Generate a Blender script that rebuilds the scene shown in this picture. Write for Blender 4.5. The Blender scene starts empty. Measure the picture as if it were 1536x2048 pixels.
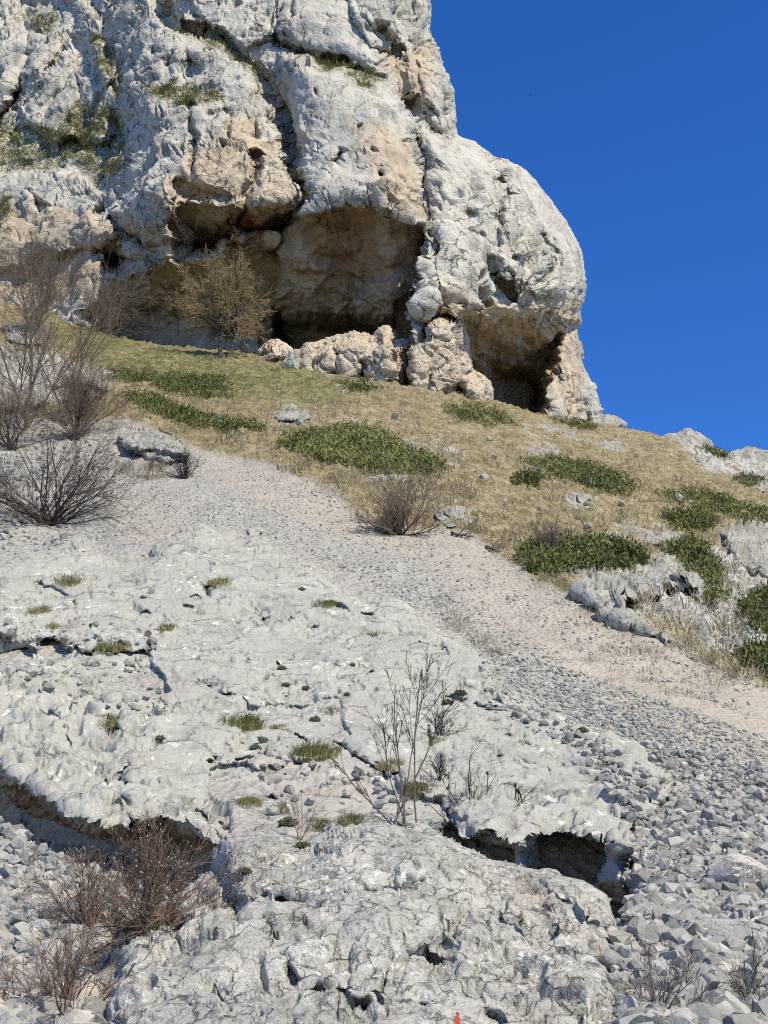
import bpy, math, random
import numpy as np
from mathutils import Vector, Matrix
rng = np.random.default_rng(7); random.seed(7)
sc = bpy.context.scene
COL = sc.collection

# ------------------------------------------------------------------ camera
CAMZ, PITCH, FPX = 1.6, math.radians(20.0), 2472.0
cd = bpy.data.cameras.new('camera'); cam = bpy.data.objects.new('camera', cd); COL.objects.link(cam)
cam.location = (0, 0, CAMZ); cam.rotation_euler = (math.radians(90) + PITCH, 0, 0)
cd.sensor_fit = 'VERTICAL'; cd.sensor_height = 24; cd.lens = 24 * FPX / 2048
cd.clip_end = 2000; cd.clip_start = 0.05
sc.camera = cam

# ------------------------------------------------------------------ sky and sun
SUN_EL = math.radians(50)
SUN_AZ = math.atan2(0.42, -0.52)                      # from +Y towards +X
w = bpy.data.worlds.new('World'); sc.world = w; w.use_nodes = True
nt = w.node_tree; nt.nodes.clear()
sky = nt.nodes.new('ShaderNodeTexSky'); sky.sky_type = 'NISHITA'; sky.sun_disc = False
sky.sun_elevation = SUN_EL; sky.sun_rotation = SUN_AZ
sky.altitude = 2500; sky.air_density = 1.0; sky.dust_density = 0.0; sky.ozone_density = 6.0
bg = nt.nodes.new('ShaderNodeBackground'); bg.inputs['Strength'].default_value = 0.15
hs = nt.nodes.new('ShaderNodeHueSaturation'); hs.inputs['Saturation'].default_value = 1.23; hs.inputs['Value'].default_value = 1.06; hs.inputs['Hue'].default_value = .5105
out = nt.nodes.new('ShaderNodeOutputWorld')
nt.links.new(sky.outputs[0], hs.inputs['Color']); nt.links.new(hs.outputs[0], bg.inputs[0]); nt.links.new(bg.outputs[0], out.inputs[0])
sd_ = Vector((math.cos(SUN_EL) * math.sin(SUN_AZ), math.cos(SUN_EL) * math.cos(SUN_AZ), math.sin(SUN_EL)))
sl = bpy.data.lights.new('sun', 'SUN'); sl.energy = 4.3; sl.angle = math.radians(0.5); sl.color = (1, .90, .665)
so = bpy.data.objects.new('sun', sl); COL.objects.link(so); so.rotation_euler = sd_.to_track_quat('Z', 'Y').to_euler()
so.location = (40, -40, 80)
sc.view_settings.view_transform = 'Standard'; sc.view_settings.look = 'None'
sc.cycles.use_denoising = False; sc.cycles.filter_width = 1.1
sc.view_settings.exposure = 0.45; sc.view_settings.gamma = 1.0; sc.view_settings.use_curve_mapping = False

# ------------------------------------------------------------------ numpy noise
F = np.float32
_r = np.random.default_rng(11)
PERM = _r.permutation(256).astype(np.int32)
GR = _r.normal(size=(256, 3)).astype(F); GR /= np.linalg.norm(GR, axis=1)[:, None]
RV = _r.random((256, 3)).astype(F)
RT = _r.normal(size=(256, 3)).astype(F); RT /= np.linalg.norm(RT, axis=1)[:, None]
def hsh(x, y, z): return PERM[(PERM[(PERM[x & 255] + y) & 255] + z) & 255]
def perlin(P):
    P = P.astype(F); I = np.floor(P).astype(np.int32); f = P - I
    u = f * f * f * (f * (f * 6 - 15) + 10)
    r = None
    for dx in (0, 1):
        wx = u[:, 0] if dx else 1 - u[:, 0]
        for dy in (0, 1):
            wy = u[:, 1] if dy else 1 - u[:, 1]
            for dz in (0, 1):
                wz = u[:, 2] if dz else 1 - u[:, 2]
                g = GR[hsh(I[:, 0] + dx, I[:, 1] + dy, I[:, 2] + dz)]
                d = g[:, 0] * (f[:, 0] - dx) + g[:, 1] * (f[:, 1] - dy) + g[:, 2] * (f[:, 2] - dz)
                t = wx * wy * wz * d
                r = t if r is None else r + t
    return r * 1.5
def fbm(P, o=4, gain=.5, lac=2.03):
    s = 0; a = 1.0; n = 0
    for k in range(o):
        s = s + a * perlin(P + 17.3 * k); n += a; a *= gain; P = P * lac
    return s / n
def ridged(P, o=3):
    s = 0; a = 1.0; n = 0
    for k in range(o):
        s = s + a * (1 - 2 * np.abs(perlin(P + 9.1 * k))); n += a; a *= .5; P = P * 2.1
    return s / n
def cells(P):
    """facet value per cell (tilted planes), border distance, cell random"""
    P = P.astype(F); I = np.floor(P).astype(np.int32); f = P - I
    n = len(P); d1 = np.full(n, 9, F); d2 = np.full(n, 9, F); pl = np.zeros(n, F); rid = np.zeros(n, np.int32)
    for dx in (-1, 0, 1):
        for dy in (-1, 0, 1):
            for dz in (-1, 0, 1):
                h = hsh(I[:, 0] + dx, I[:, 1] + dy, I[:, 2] + dz); j = RV[h]
                ox = f[:, 0] - dx - j[:, 0]; oy = f[:, 1] - dy - j[:, 1]; oz = f[:, 2] - dz - j[:, 2]
                d = ox * ox + oy * oy + oz * oz
                c = d < d1
                d2 = np.where(c, d1, np.minimum(d2, d)); d1 = np.where(c, d, d1)
                t = RT[h]; pl = np.where(c, ox * t[:, 0] + oy * t[:, 1] + oz * t[:, 2], pl); rid = np.where(c, h, rid)
    return pl, np.sqrt(d2) - np.sqrt(d1), RV[rid, 0]
def block(P, sharp=.22):
    pl, bd, rn = cells(P); t = np.clip(bd / sharp, 0, 1); t = t * t * (3 - 2 * t)
    return (pl * .55 + (rn - .5) * .6) * t, bd
def cracks(P, w_): return np.clip(1 - np.abs(perlin(P)) / w_, 0, 1) ** .7
def sstep(a, b, x):
    t = np.clip((x - a) / (b - a), 0, 1); return t * t * (3 - 2 * t)
def sdist(X, Y, poly):
    """signed distance to polygon, positive inside"""
    poly = np.array(poly, F); n = len(poly); d = np.full(X.shape, 1e9, F); ins = np.zeros(X.shape, bool)
    for i in range(n):
        ax, ay = poly[i]; bx, by = poly[(i + 1) % n]; ex, ey = bx - ax, by - ay
        t = np.clip(((X - ax) * ex + (Y - ay) * ey) / (ex * ex + ey * ey + 1e-9), 0, 1)
        d = np.minimum(d, (X - ax - t * ex) ** 2 + (Y - ay - t * ey) ** 2)
        if ay != by:
            ins ^= ((ay > Y) != (by > Y)) & (X < ex * (Y - ay) / ey + ax)
    d = np.sqrt(d); return np.where(ins, d, -d)
def ldist(X, Y, line):
    d = np.full(X.shape, 1e9, F)
    for (ax, ay), (bx, by) in zip(line[:-1], line[1:]):
        ex, ey = bx - ax, by - ay
        t = np.clip(((X - ax) * ex + (Y - ay) * ey) / (ex * ex + ey * ey + 1e-9), 0, 1)
        d = np.minimum(d, (X - ax - t * ex) ** 2 + (Y - ay - t * ey) ** 2)
    return np.sqrt(d)
def interp(x, pts):
    p = np.array(pts, float); return np.interp(x, p[:, 0], p[:, 1])

# ------------------------------------------------------------------ sight lines of the survey points
cP, sP = math.cos(PITCH), math.sin(PITCH)
def ae(px, py):
    X = px - 768.0; V = 1024.0 - py
    dy = FPX * cP - V * sP; dz = FPX * sP + V * cP
    return X / dy, dz / dy
def to_px(x, y, z):
    z = z - CAMZ; f = y * cP + z * sP; v = -y * sP + z * cP
    return 768 + FPX * x / f, 1024 - FPX * v / f

# ------------------------------------------------------------------ the hillside: distance of survey points
BASE = [(-400, 560, 80), (0, 605, 74), (130, 640, 70), (300, 690, 64), (540, 715, 62), (780, 757, 60), (970, 800, 63), (1100, 832, 68), (1200, 858, 74)]
ctrl = []
near = [(2330, 3.6), (2048, 6.0), (1850, 8.2), (1650, 11.6), (1400, 17), (1200, 22.5), (1060, 27.5)]
for c in (-500, 0, 400, 768):
    ctrl += [(c, p, y) for p, y in near] + [(c, 900, 37.5)]
ctrl += [(-500, 760, 52), (0, 790, 48), (400, 800, 47), (768, 830, 46)]
ctrl += [(1150, p, y) for p, y in near[:6]] + [(1150, 1060, 30), (1150, 950, 43), (1150, 900, 54)]
for c, o in ((1536, 0), (2000, 70)):
    ctrl += [(c, p + o, y) for p, y in ((2330, 3.6), (2048, 6.0), (1850, 8.2), (1650, 11.3), (1450, 16.5), (1300, 23), (1150, 32.5), (1050, 44), (970, 58), (934, 68), (950, 80), (1010, 120))]
ctrl += [(1300, 872, 74), (1400, 893, 72), (1300, 892, 95), (1300, 960, 135), (1400, 920, 95)]
for px, py, y in BASE: ctrl += [(px, py, y), (px, py + 12, y + 14), (px, py + 60, y + 60)]
ctrl = np.array(ctrl, float)
ca, ce = ae(ctrl[:, 0], ctrl[:, 1]); cl = np.log(ctrl[:, 2])
def tphi(r2): return .5 * r2 * np.log(r2 + 1e-12)
SA = 2.2
cx = ca * SA
K = tphi((cx[:, None] - cx[None]) ** 2 + (cl[:, None] - cl[None]) ** 2) + np.eye(len(cx)) * 2e-3
Pm = np.stack([np.ones_like(cx), cx, cl], 1)
A = np.block([[K, Pm], [Pm.T, np.zeros((3, 3))]])
W = np.linalg.solve(A, np.concatenate([ce, np.zeros(3)]))
def E_of(a, l):
    a = np.asarray(a, float) * SA; l = np.asarray(l, float); r = W[-3] + W[-2] * a + W[-1] * l
    for i in range(len(cx)): r = r + W[i] * tphi((a - cx[i]) ** 2 + (l - cl[i]) ** 2)
    return r
TA = np.linspace(-1.1, 1.1, 221); TL = np.linspace(math.log(2), math.log(150), 400)
TE = E_of(TA[:, None] + 0 * TL[None], TL[None] + 0 * TA[:, None])
def E_tab(a, l):
    i = np.clip((a - TA[0]) / (TA[1] - TA[0]), 0, 219.999); j = np.clip((l - TL[0]) / (TL[1] - TL[0]), 0, 398.999)
    i0 = i.astype(int); j0 = j.astype(int); fi = i - i0; fj = j - j0
    return (TE[i0, j0] * (1 - fi) + TE[i0 + 1, j0] * fi) * (1 - fj) + (TE[i0, j0 + 1] * (1 - fi) + TE[i0 + 1, j0 + 1] * fi) * fj
def Yhill(px, py):
    a, e = ae(np.asarray(px, float), np.asarray(py, float))
    lo = np.full(np.shape(a), math.log(2.3)); hi = np.full(np.shape(a), math.log(78.0))
    for _ in range(22):
        m = (lo + hi) / 2; c = E_tab(a, m) < e; lo = np.where(c, m, lo); hi = np.where(c, hi, m)
    return np.exp((lo + hi) / 2)

# ------------------------------------------------------------------ materials
def new_mat(name):
    m = bpy.data.materials.new(name); m.use_nodes = True; n = m.node_tree; n.nodes.clear()
    o = n.nodes.new('ShaderNodeOutputMaterial'); b = n.nodes.new('ShaderNodeBsdfPrincipled')
    n.links.new(b.outputs[0], o.inputs[0]); b.inputs['Roughness'].default_value = .9
    b.inputs['Specular IOR Level'].default_value = .02
    return m, n, b
class NB:
    def __init__(s, n): s.n = n
    def L(s, a, b): s.n.links.new(a, b)
    def coord(s, scale=(1, 1, 1)):
        t = s.n.nodes.new('ShaderNodeNewGeometry'); m = s.n.nodes.new('ShaderNodeMapping'); m.inputs['Scale'].default_value = scale
        s.L(t.outputs['Position'], m.inputs[0]); return m.outputs[0]
    def noise(s, co, scale, detail=6, rough=.6, dist=0):
        t = s.n.nodes.new('ShaderNodeTexNoise'); t.inputs['Scale'].default_value = scale; t.inputs['Detail'].default_value = detail
        t.inputs['Roughness'].default_value = rough; t.inputs['Distortion'].default_value = dist; s.L(co, t.inputs['Vector']); return t.outputs['Fac']
    def vor(s, co, scale, feat='F1', rnd=1):
        t = s.n.nodes.new('ShaderNodeTexVoronoi'); t.feature = feat; t.inputs['Scale'].default_value = scale; t.inputs['Randomness'].default_value = rnd
        s.L(co, t.inputs['Vector']); return t.outputs['Distance']
    def ramp(s, f, a, b, va=0., vb=1.):
        t = s.n.nodes.new('ShaderNodeMapRange'); t.interpolation_type = 'SMOOTHSTEP'
        t.inputs[1].default_value = a; t.inputs[2].default_value = b; t.inputs[3].default_value = va; t.inputs[4].default_value = vb
        s.L(f, t.inputs[0]); return t.outputs[0]
    def attr(s, name):
        t = s.n.nodes.new('ShaderNodeAttribute'); t.attribute_name = name; return t.outputs['Fac']
    def math(s, op, a, b=None, clamp=False):
        t = s.n.nodes.new('ShaderNodeMath'); t.operation = op; t.use_clamp = clamp
        for i, v in enumerate((a, b)):
            if v is None: continue
            if isinstance(v, (int, float)): t.inputs[i].default_value = v
            else: s.L(v, t.inputs[i])
        return t.outputs[0]
    def mix(s, f, a, b, mode='MIX'):
        t = s.n.nodes.new('ShaderNodeMix'); t.data_type = 'RGBA'; t.blend_type = mode
        if isinstance(f, (int, float)): t.inputs[0].default_value = f
        else: s.L(f, t.inputs[0])
        for i, v in ((6, a), (7, b)):
            if isinstance(v, tuple): t.inputs[i].default_value = (*v[:3], 1)
            else: s.L(v, t.inputs[i])
        return t.outputs[2]
    def bump(s, h, strength, dist, prev=None):
        t = s.n.nodes.new('ShaderNodeBump'); t.inputs['Strength'].default_value = strength; t.inputs['Distance'].default_value = dist
        s.L(h, t.inputs['Height'])
        if prev is not None: s.L(prev, t.inputs['Normal'])
        return t.outputs[0]
def rock_mat(name, k, g1, g2, white, dark, tan=None, bumpd=.03, wamt=.6, damt=.6, streak=False, wth=(.60, .66), fine=.30, joint=3.0, drip=0):
    """k: 1/size of the larger blotches in metres"""
    m, n, b = new_mat(name); N = NB(n); co = N.coord(); cs = N.coord((1, 1, .3)) if streak else co
    c = N.mix(N.ramp(N.noise(cs, k, 8, .65), .35, .65), g1, g2)
    c = N.mix(N.math('MULTIPLY', N.ramp(N.noise(cs, k * 2.6, 10, .72, .4), .53, .62), damt), c, dark)
    wmask = N.math('MULTIPLY', N.math('MULTIPLY', N.ramp(N.noise(co, k * 5, 9, .68, .3), *wth), wamt), N.ramp(N.noise(co, k * .7, 3, .5), .40, .60, .15, 1))
    c = N.mix(wmask, c, white)
    if tan:
        g = N.math('ADD', N.noise(cs, k * 1.5, 7, .7), N.math('MULTIPLY', N.math('SUBTRACT', N.attr('tan'), 1.0), .6))
        ta = N.ramp(g, .26, .62, 0, .92)
        c = N.mix(ta, c, N.mix(N.ramp(N.noise(cs, k * 3, 9, .75), .35, .68), tan, tuple(v * .6 for v in tan)))
        c = N.mix(N.math('MULTIPLY', N.attr('rust'), N.ramp(N.noise(co, k * 4, 6, .7), .38, .55)), c, (.36, .13, .06))
        c = N.mix(N.math('MULTIPLY', N.attr('shade_brown'), N.ramp(N.noise(cs, k * 2, 6, .7), .3, .6, .25, .8)), c, (.27, .175, .11))  # brown of the cave rock, with recess shade painted into the colour
        c = N.mix(N.math('MULTIPLY', N.attr('moss'), N.ramp(N.noise(co, k * 9, 6, .75), .42, .54)), c, (.15, .14, .055))
    cf = fine
    if drip:
        cf = N.math('MULTIPLY', N.math('SUBTRACT', 1.0, N.math('MULTIPLY', N.attr('calm'), .85)), fine)
        c = N.mix(N.math('MULTIPLY', N.ramp(N.noise(N.coord((1, 1, .09)), .9, 6, .7), .54, .64), N.ramp(N.noise(co, .2, 4, .6), .4, .6, 0, drip)), c, (.15, .145, .135))
    f14 = N.ramp(N.noise(co, k * 14, 8, .8), .53, .60)
    f38 = N.ramp(N.noise(co, k * 38, 5, .75), .55, .63)
    c = N.mix(N.math('MULTIPLY', f14, cf), c, N.mix(.62, c, (.09, .09, .085)))
    c = N.mix(N.math('MULTIPLY', f38, cf), c, N.mix(.6, c, (.10, .10, .095)))
    c = N.mix(N.ramp(N.noise(co, k * 22 + 3, 5, .75), .55, .66, 0, .22), c, white)
    # fine joints: a warped cell net, opened only in places
    wv = n.nodes.new('ShaderNodeVectorMath'); wv.operation = 'ADD'; wn = n.nodes.new('ShaderNodeTexNoise'); wn.inputs['Scale'].default_value = k * 4; wn.inputs['Detail'].default_value = 5
    N.L(co, wn.inputs['Vector']); sc2 = n.nodes.new('ShaderNodeVectorMath'); sc2.operation = 'SCALE'; sc2.inputs['Scale'].default_value = .35 / k; N.L(wn.outputs['Color'], sc2.inputs[0])
    N.L(co, wv.inputs[0]); N.L(sc2.outputs[0], wv.inputs[1])
    jd = N.vor(wv.outputs[0], k * joint, 'DISTANCE_TO_EDGE'); where = N.ramp(N.noise(co, k * 2.3, 4, .6), .46, .58)
    jm = N.math('MULTIPLY', N.ramp(jd, .0, .05, 1, 0), where)
    if not drip: jm = N.math('MULTIPLY', jm, .8)
    if drip: jm = N.math('MULTIPLY', jm, N.math('SUBTRACT', 1.0, N.attr('calm')))
    c = N.mix(N.math('MULTIPLY', jm, .45), c, (.08, .078, .07))
    N.L(c, b.inputs['Base Color'])
    h = N.bump(N.math('SUBTRACT', 1.0, jm), .8, bumpd * 2.5)
    h = N.bump(N.noise(co, k * 5, 7, .62), .6, bumpd * 4, h)
    h = N.bump(N.noise(co, k * 20, 3, .6), .4, bumpd, h)
    N.L(h, b.inputs['Normal']); return m
LIME = dict(g1=(.47, .475, .46), g2=(.34, .35, .345), white=(.72, .72, .70), dark=(.20, .205, .20))
M_cliff = rock_mat('limestone_cliff', .35, (.54, .515, .455), (.44, .42, .372), (.63, .61, .555), (.19, .185, .165), tan=(.56, .46, .345), bumpd=.085, streak=True, wamt=.5, damt=.6, fine=.4, drip=.6, joint=2.2)
M_slab = rock_mat('limestone_slab', 1.0, (.395, .388, .352), (.335, .33, .30), (.65, .645, .605), (.15, .148, .136), tan=(.50, .42, .34), bumpd=.016, fine=.42, wamt=.9, damt=.42, joint=1.1, wth=(.58, .62))
M_boulder = rock_mat('lichen_boulder', 2.6, (.46, .45, .412), (.32, .315, .288), (.68, .67, .625), (.13, .128, .118), tan=(.48, .38, .30), bumpd=.014, wamt=.75, damt=.8, wth=(.52, .6), fine=.75, joint=2.6)
M_outcrop = rock_mat('limestone_outcrop', .9, (.40, .39, .36), (.28, .275, .255), (.56, .55, .52), (.16, .16, .145), tan=(.5, .40, .3), bumpd=.04, damt=.75)
M_base = rock_mat('tan_base_rock', .5, (.57, .485, .39), (.47, .40, .32), (.62, .57, .50), (.30, .245, .19), tan=(.6, .46, .34), bumpd=.08, damt=.5)

def stone_mat(name, attr=None):
    m, n, b = new_mat(name); N = NB(n); co = N.coord()
    if attr: r = N.attr(attr)
    else:
        oi = n.nodes.new('ShaderNodeObjectInfo'); r = oi.outputs['Random']
    c = N.mix(N.ramp(r, 0, 1), (.20, .196, .182), (.37, .362, .335))
    c = N.mix(N.ramp(r, .93, .97), c, (.47, .43, .375))
    c = N.mix(N.ramp(N.noise(co, 9, 6, .7), .5, .65, 0, .5), c, (.40, .394, .37))
    c = N.mix(N.ramp(N.noise(co, 14, 6, .7, .5), .55, .66, 0, .6), c, (.17, .175, .17))
    N.L(c, b.inputs['Base Color']); N.L(N.bump(N.noise(co, 16, 4, .65), .5, .03), b.inputs['Normal']); return m
M_stone = stone_mat('scree_stone'); M_stones = stone_mat('scree_stones_mass', 'rnd')

def hill_mat():
    m, n, b = new_mat('hillside_ground'); N = NB(n); co = N.coord()
    scree = N.mix(N.ramp(N.noise(co, 2.2, 8, .75), .35, .65), (.33, .318, .29), (.20, .193, .177))
    scree = N.mix(N.ramp(N.vor(co, 9), .2, .6, 0, .6), scree, (.42, .405, .37))
    pink = N.mix(N.ramp(N.noise(co, 1.3, 8, .75), .35, .68), (.405, .365, .312), (.315, .288, .25))
    pink = N.mix(N.ramp(N.noise(co, 14, 5, .8), .5, .7, 0, .6), pink, (.45, .425, .385))
    scree = N.mix(N.attr('pink'), scree, pink)
    straw = N.mix(N.ramp(N.noise(co, 1.6, 8, .75), .36, .64), (.35, .295, .19), (.17, .138, .082))
    green = N.mix(N.ramp(N.noise(co, 2.0, 8, .7), .4, .6), (.10, .11, .042), (.25, .22, .12))
    gr = N.mix(N.attr('green'), straw, green)
    gr = N.mix(N.ramp(N.noise(co, 3.4, 6, .75), .52, .62, 0, .6), gr, (.10, .095, .04))
    gr = N.mix(N.ramp(N.noise(co, .8, 8, .8), .62, .70, 0, .8), gr, (.42, .38, .33))
    c = N.mix(N.attr('grass'), scree, gr)
    c = N.mix(N.math('MULTIPLY', N.attr('rocky'), N.ramp(N.noise(co, 1.1, 6, .75), .4, .52)), c, (.43, .43, .42))
    N.L(c, b.inputs['Base Color'])
    h = N.bump(N.noise(co, 5, 5, .7), .6, .08); h = N.bump(N.vor(co, 11), .8, .06, h); N.L(h, b.inputs['Normal']); return m
M_hill = hill_mat()
def plain(name, c1, c2, scale=8, rough=.9, attr=None, trans=0):
    m, n, b = new_mat(name); N = NB(n); co = N.coord()
    f = N.attr(attr) if attr else N.ramp(N.noise(co, scale, 4, .7), .3, .7)
    N.L(N.mix(f, c1, c2), b.inputs['Base Color']); b.inputs['Roughness'].default_value = rough; return m
M_strawblade = plain('dry_grass_blades', (.21, .19, .095), (.54, .465, .32), attr='rnd')
M_tuft = plain('tuft_blades', (.10, .115, .03), (.34, .30, .13), attr='rnd')
M_cushion = plain('cushion_plant', (.09, .10, .055), (.20, .18, .12), attr='rnd')
M_juniper = plain('juniper_sprays', (.07, .083, .03), (.27, .268, .105), attr='rnd')
M_bark = plain('grey_brown_bark', (.07, .055, .045), (.17, .14, .12), 6)
M_barkpale = plain('pale_bark', (.075, .062, .052), (.165, .142, .12), 5)
M_twig = plain('grey_brown_twigs', (.14, .105, .078), (.26, .21, .165), 7)
M_twigdark = plain('dark_twigs', (.022, .017, .015), (.06, .048, .042), 7)
M_twigmid = plain('mid_brown_twigs', (.07, .056, .048), (.17, .14, .12), 7)
M_twigred = plain('red_brown_twigs', (.135, .09, .068), (.235, .17, .135), 7)
M_olive = plain('budding_twigs', (.25, .19, .11), (.42, .33, .19), 3)
M_bud = plain('pale_buds', (.45, .43, .38), (.62, .6, .55), 20)
M_red = plain('red_paint', (.42, .07, .045), (.28, .045, .03), 30, .8)
M_feather = plain('dark_feathers', (.02, .02, .022), (.05, .05, .05), 20)
M_wood = plain('weathered_wood', (.45, .36, .24), (.30, .23, .15), 30)

# ------------------------------------------------------------------ mesh helpers
def link(name, me, mat=None, parent=None, label=None, cat=None, group=None, kind=None):
    o = bpy.data.objects.new(name, me); COL.objects.link(o)
    if mat and me is not None: me.materials.append(mat)
    if parent: o.parent = parent
    return tag(o, label, cat, group, kind)
def tag(o, label=None, cat=None, group=None, kind=None):
    for k, v in (('label', label), ('category', cat), ('group', group), ('kind', kind)):
        if v: o[k] = v
    return o
def np_mesh(name, V, Fc, smooth=False, attrs=None):
    V = np.asarray(V, F); Fc = np.asarray(Fc, np.int32); me = bpy.data.meshes.new(name)
    k = Fc.shape[1]
    me.vertices.add(len(V)); me.vertices.foreach_set('co', V.ravel())
    me.loops.add(Fc.size); me.loops.foreach_set('vertex_index', Fc.ravel())
    me.polygons.add(len(Fc)); me.polygons.foreach_set('loop_start', np.arange(0, Fc.size, k, dtype=np.int32))
    me.polygons.foreach_set('use_smooth', np.full(len(Fc), smooth))
    for nm, v in (attrs or {}).items():
        at = me.attributes.new(nm, 'FLOAT', 'POINT'); at.data.foreach_set('value', np.ascontiguousarray(v, F).ravel())
    me.update(calc_edges=True); return me
def grid_faces(r, c, keep=None):
    i = np.arange(r * c).reshape(r, c)
    f = np.stack([i[:-1, :-1], i[1:, :-1], i[1:, 1:], i[:-1, 1:]], -1)
    if keep is not None:
        kk = keep[:-1, :-1] | keep[1:, :-1] | keep[1:, 1:] | keep[:-1, 1:]; return f[kk]
    return f.reshape(-1, 4)
def compact(V, Fc, attrs):
    u, inv = np.unique(Fc, return_inverse=True); return V[u], inv.reshape(Fc.shape), {k: v[u] for k, v in attrs.items()}
def blur(G, n):
    for _ in range(n):
        P = np.pad(G, ((1, 1), (1, 1), (0, 0)), 'edge'); G = (P[:-2, 1:-1] + P[2:, 1:-1] + P[1:-1, :-2] + P[1:-1, 2:] + 2 * G) / 6
    return G
def normals(G):
    du = np.gradient(G, axis=1); dv = np.gradient(G, axis=0); n = np.cross(dv, du)
    return n / (np.linalg.norm(n, axis=2, keepdims=True) + 1e-9)
def toward(Nm, G):
    """make the normals look to the open side (towards the valley)"""
    s = np.sign(-(G[..., 0] * Nm[..., 0] + G[..., 1] * Nm[..., 1] + (G[..., 2] - CAMZ) * Nm[..., 2])); s[s == 0] = 1
    return Nm * s[..., None]
def place(px, py, Y):
    a, e = ae(px, py); return np.stack([a * Y, Y + 0 * a, CAMZ + e * Y], -1)

# ================================================================== HILLSIDE
SCREE_TOP = [(-600, 760), (0, 830), (130, 850), (215, 835), (300, 862), (400, 895), (520, 930), (600, 965), (700, 1012), (790, 1045), (870, 1040), (960, 1075), (1040, 1118), (1060, 1150), (1130, 1182), (1200, 1230), (1300, 1272), (1400, 1322), (1470, 1352), (1536, 1372), (2200, 1600)]
PINK = [(380, 880), (520, 920), (700, 1000), (870, 1035), (960, 1070), (1060, 1145), (1200, 1225), (1300, 1268), (1536, 1360), (1700, 1425), (1700, 1640), (1536, 1540), (1400, 1480), (1250, 1410), (1100, 1330), (980, 1260), (870, 1150), (800, 1095), (690, 1065), (560, 1030), (440, 975)]
PINK2 = [(240, 1040), (330, 1035), (370, 1070), (340, 1095), (250, 1090)]
GREEN = [(100, 620), (300, 680), (560, 715), (760, 760), (700, 800), (560, 800), (420, 790), (330, 760), (200, 740), (120, 690)]
ROCKY = [(1340, 880), (1700, 940), (1700, 1010), (1420, 945)]
ROCKY2 = [(1130, 1140), (1700, 1040), (1700, 1420), (1420, 1310), (1250, 1240)]
a_in = np.linspace(-.42, .42, 440); a_out = np.geomspace(.43, 1.05, 26)
AA = np.concatenate([-a_out[::-1], a_in, a_out]); LL = np.linspace(math.log(2.2), math.log(132), 395)
ga, gl = np.meshgrid(AA, LL); gy = np.exp(gl); gx = ga * gy; ge = E_tab(ga, gl); gz = CAMZ + gy * ge
hpx, hpy = to_px(gx, gy, gz)
P2 = np.stack([gx, gy, 0 * gx], -1).reshape(-1, 3)
wob = (fbm(P2 * .45, 4) * 26).reshape(gx.shape) * np.clip(12 / gy, .35, 1.2)
wy = hpy + wob; wx = hpx + (fbm(P2 * .5 + 50, 3) * 26).reshape(gx.shape) * np.clip(12 / gy, .35, 1.2)
top_line = interp(wx, SCREE_TOP)
z_grass = sstep(6, -8, wy - top_line)
z_pink = np.maximum(sstep(-14, 18, sdist(wx, wy, PINK)), sstep(-10, 20, sdist(wx, wy, PINK2))) * (1 - z_grass)
z_green = sstep(-30, 30, sdist(wx, wy, GREEN))
z_rocky = np.maximum(sstep(-10, 15, sdist(wx, wy, ROCKY)), sstep(-10, 20, sdist(wx, wy, ROCKY2)))
# hollows under the ledges of the slab
DIG = [([(-300, 1620), (0, 1650), (120, 1700), (260, 1760), (440, 1790), (440, 1640), (250, 1560), (0, 1440), (-300, 1380)], 1.5), ([(900, 1660), (1240, 1650), (1262, 1770), (1230, 1900), (1000, 1900), (880, 1760)], 2.4)]
dig = 0
for poly, dp in DIG: dig = dig + dp * sstep(-25, 25, sdist(hpx, hpy, poly))
near_f = np.clip(gy / 14, .5, 1.0)
nz = (fbm(P2 * .16, 3) * .55).reshape(gx.shape) * near_f
tus = (fbm(P2 * 1.3, 4) * .36 + np.abs(perlin(P2 * 2.6)) * .24).reshape(gx.shape) * z_grass
scr = (fbm(P2 * 1.2, 5, .6) * .16).reshape(gx.shape) * (1 - z_grass) * (1 - .7 * z_pink)
cel = cells(P2 * 1.3 + 3.0); rk = (cel[0] * .35 + fbm(P2 * 3, 4) * .2).reshape(gx.shape) * z_rocky
gz = gz + nz + tus + scr + rk - dig
Vh = np.stack([gx, gy, gz], -1).reshape(-1, 3)
hill = link('hillside', np_mesh('hillside', Vh, grid_faces(*gx.shape)[:, ::-1], True, dict(grass=z_grass, pink=z_pink, green=z_green, rocky=z_rocky)), M_hill, kind='structure')
tag(hill, 'steep grassy hillside with a tongue of pale scree running down it')

# ================================================================== CLIFF
RIGHT = [(-400, 800), (-60, 850), (0, 858), (60, 862), (130, 885), (180, 908), (270, 915), (276, 925), (284, 950), (318, 985), (326, 1015), (345, 1050), (400, 1100), (440, 1130), (500, 1164), (560, 1175), (605, 1167), (622, 1160), (640, 1164), (655, 1156), (720, 1162), (760, 1180), (790, 1193), (820, 1200), (870, 1206), (960, 1215)]
rows = np.concatenate([np.linspace(-330, -30, 26), np.linspace(-27, 905, 395)])
s_in = np.concatenate([np.linspace(-.28, -.01, 30), np.linspace(0, 1, 500) ** .96])
rr = interp(rows, RIGHT)
gpx = s_in[None] * rr[:, None]; gpy = rows[:, None] + 0 * gpx
qw = np.stack([gpx / 60, gpy / 60, 0 * gpx], -1).reshape(-1, 3)
fadeR = np.clip((rr[:, None] - gpx) / 40, 0, 1)
wx = gpx + (fbm(qw, 4, .6) * 26).reshape(gpx.shape) * fadeR; wy = gpy + (fbm(qw + 40, 4, .6) * 24).reshape(gpx.shape)
a_, e_ = ae(gpx, gpy)
bpts = np.array(BASE, float)
yb = np.interp(gpx, bpts[:, 0], bpts[:, 2]); pyb = np.interp(gpx, bpts[:, 0], bpts[:, 1])
zb = CAMZ + yb * ae(gpx, pyb)[1]
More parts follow.
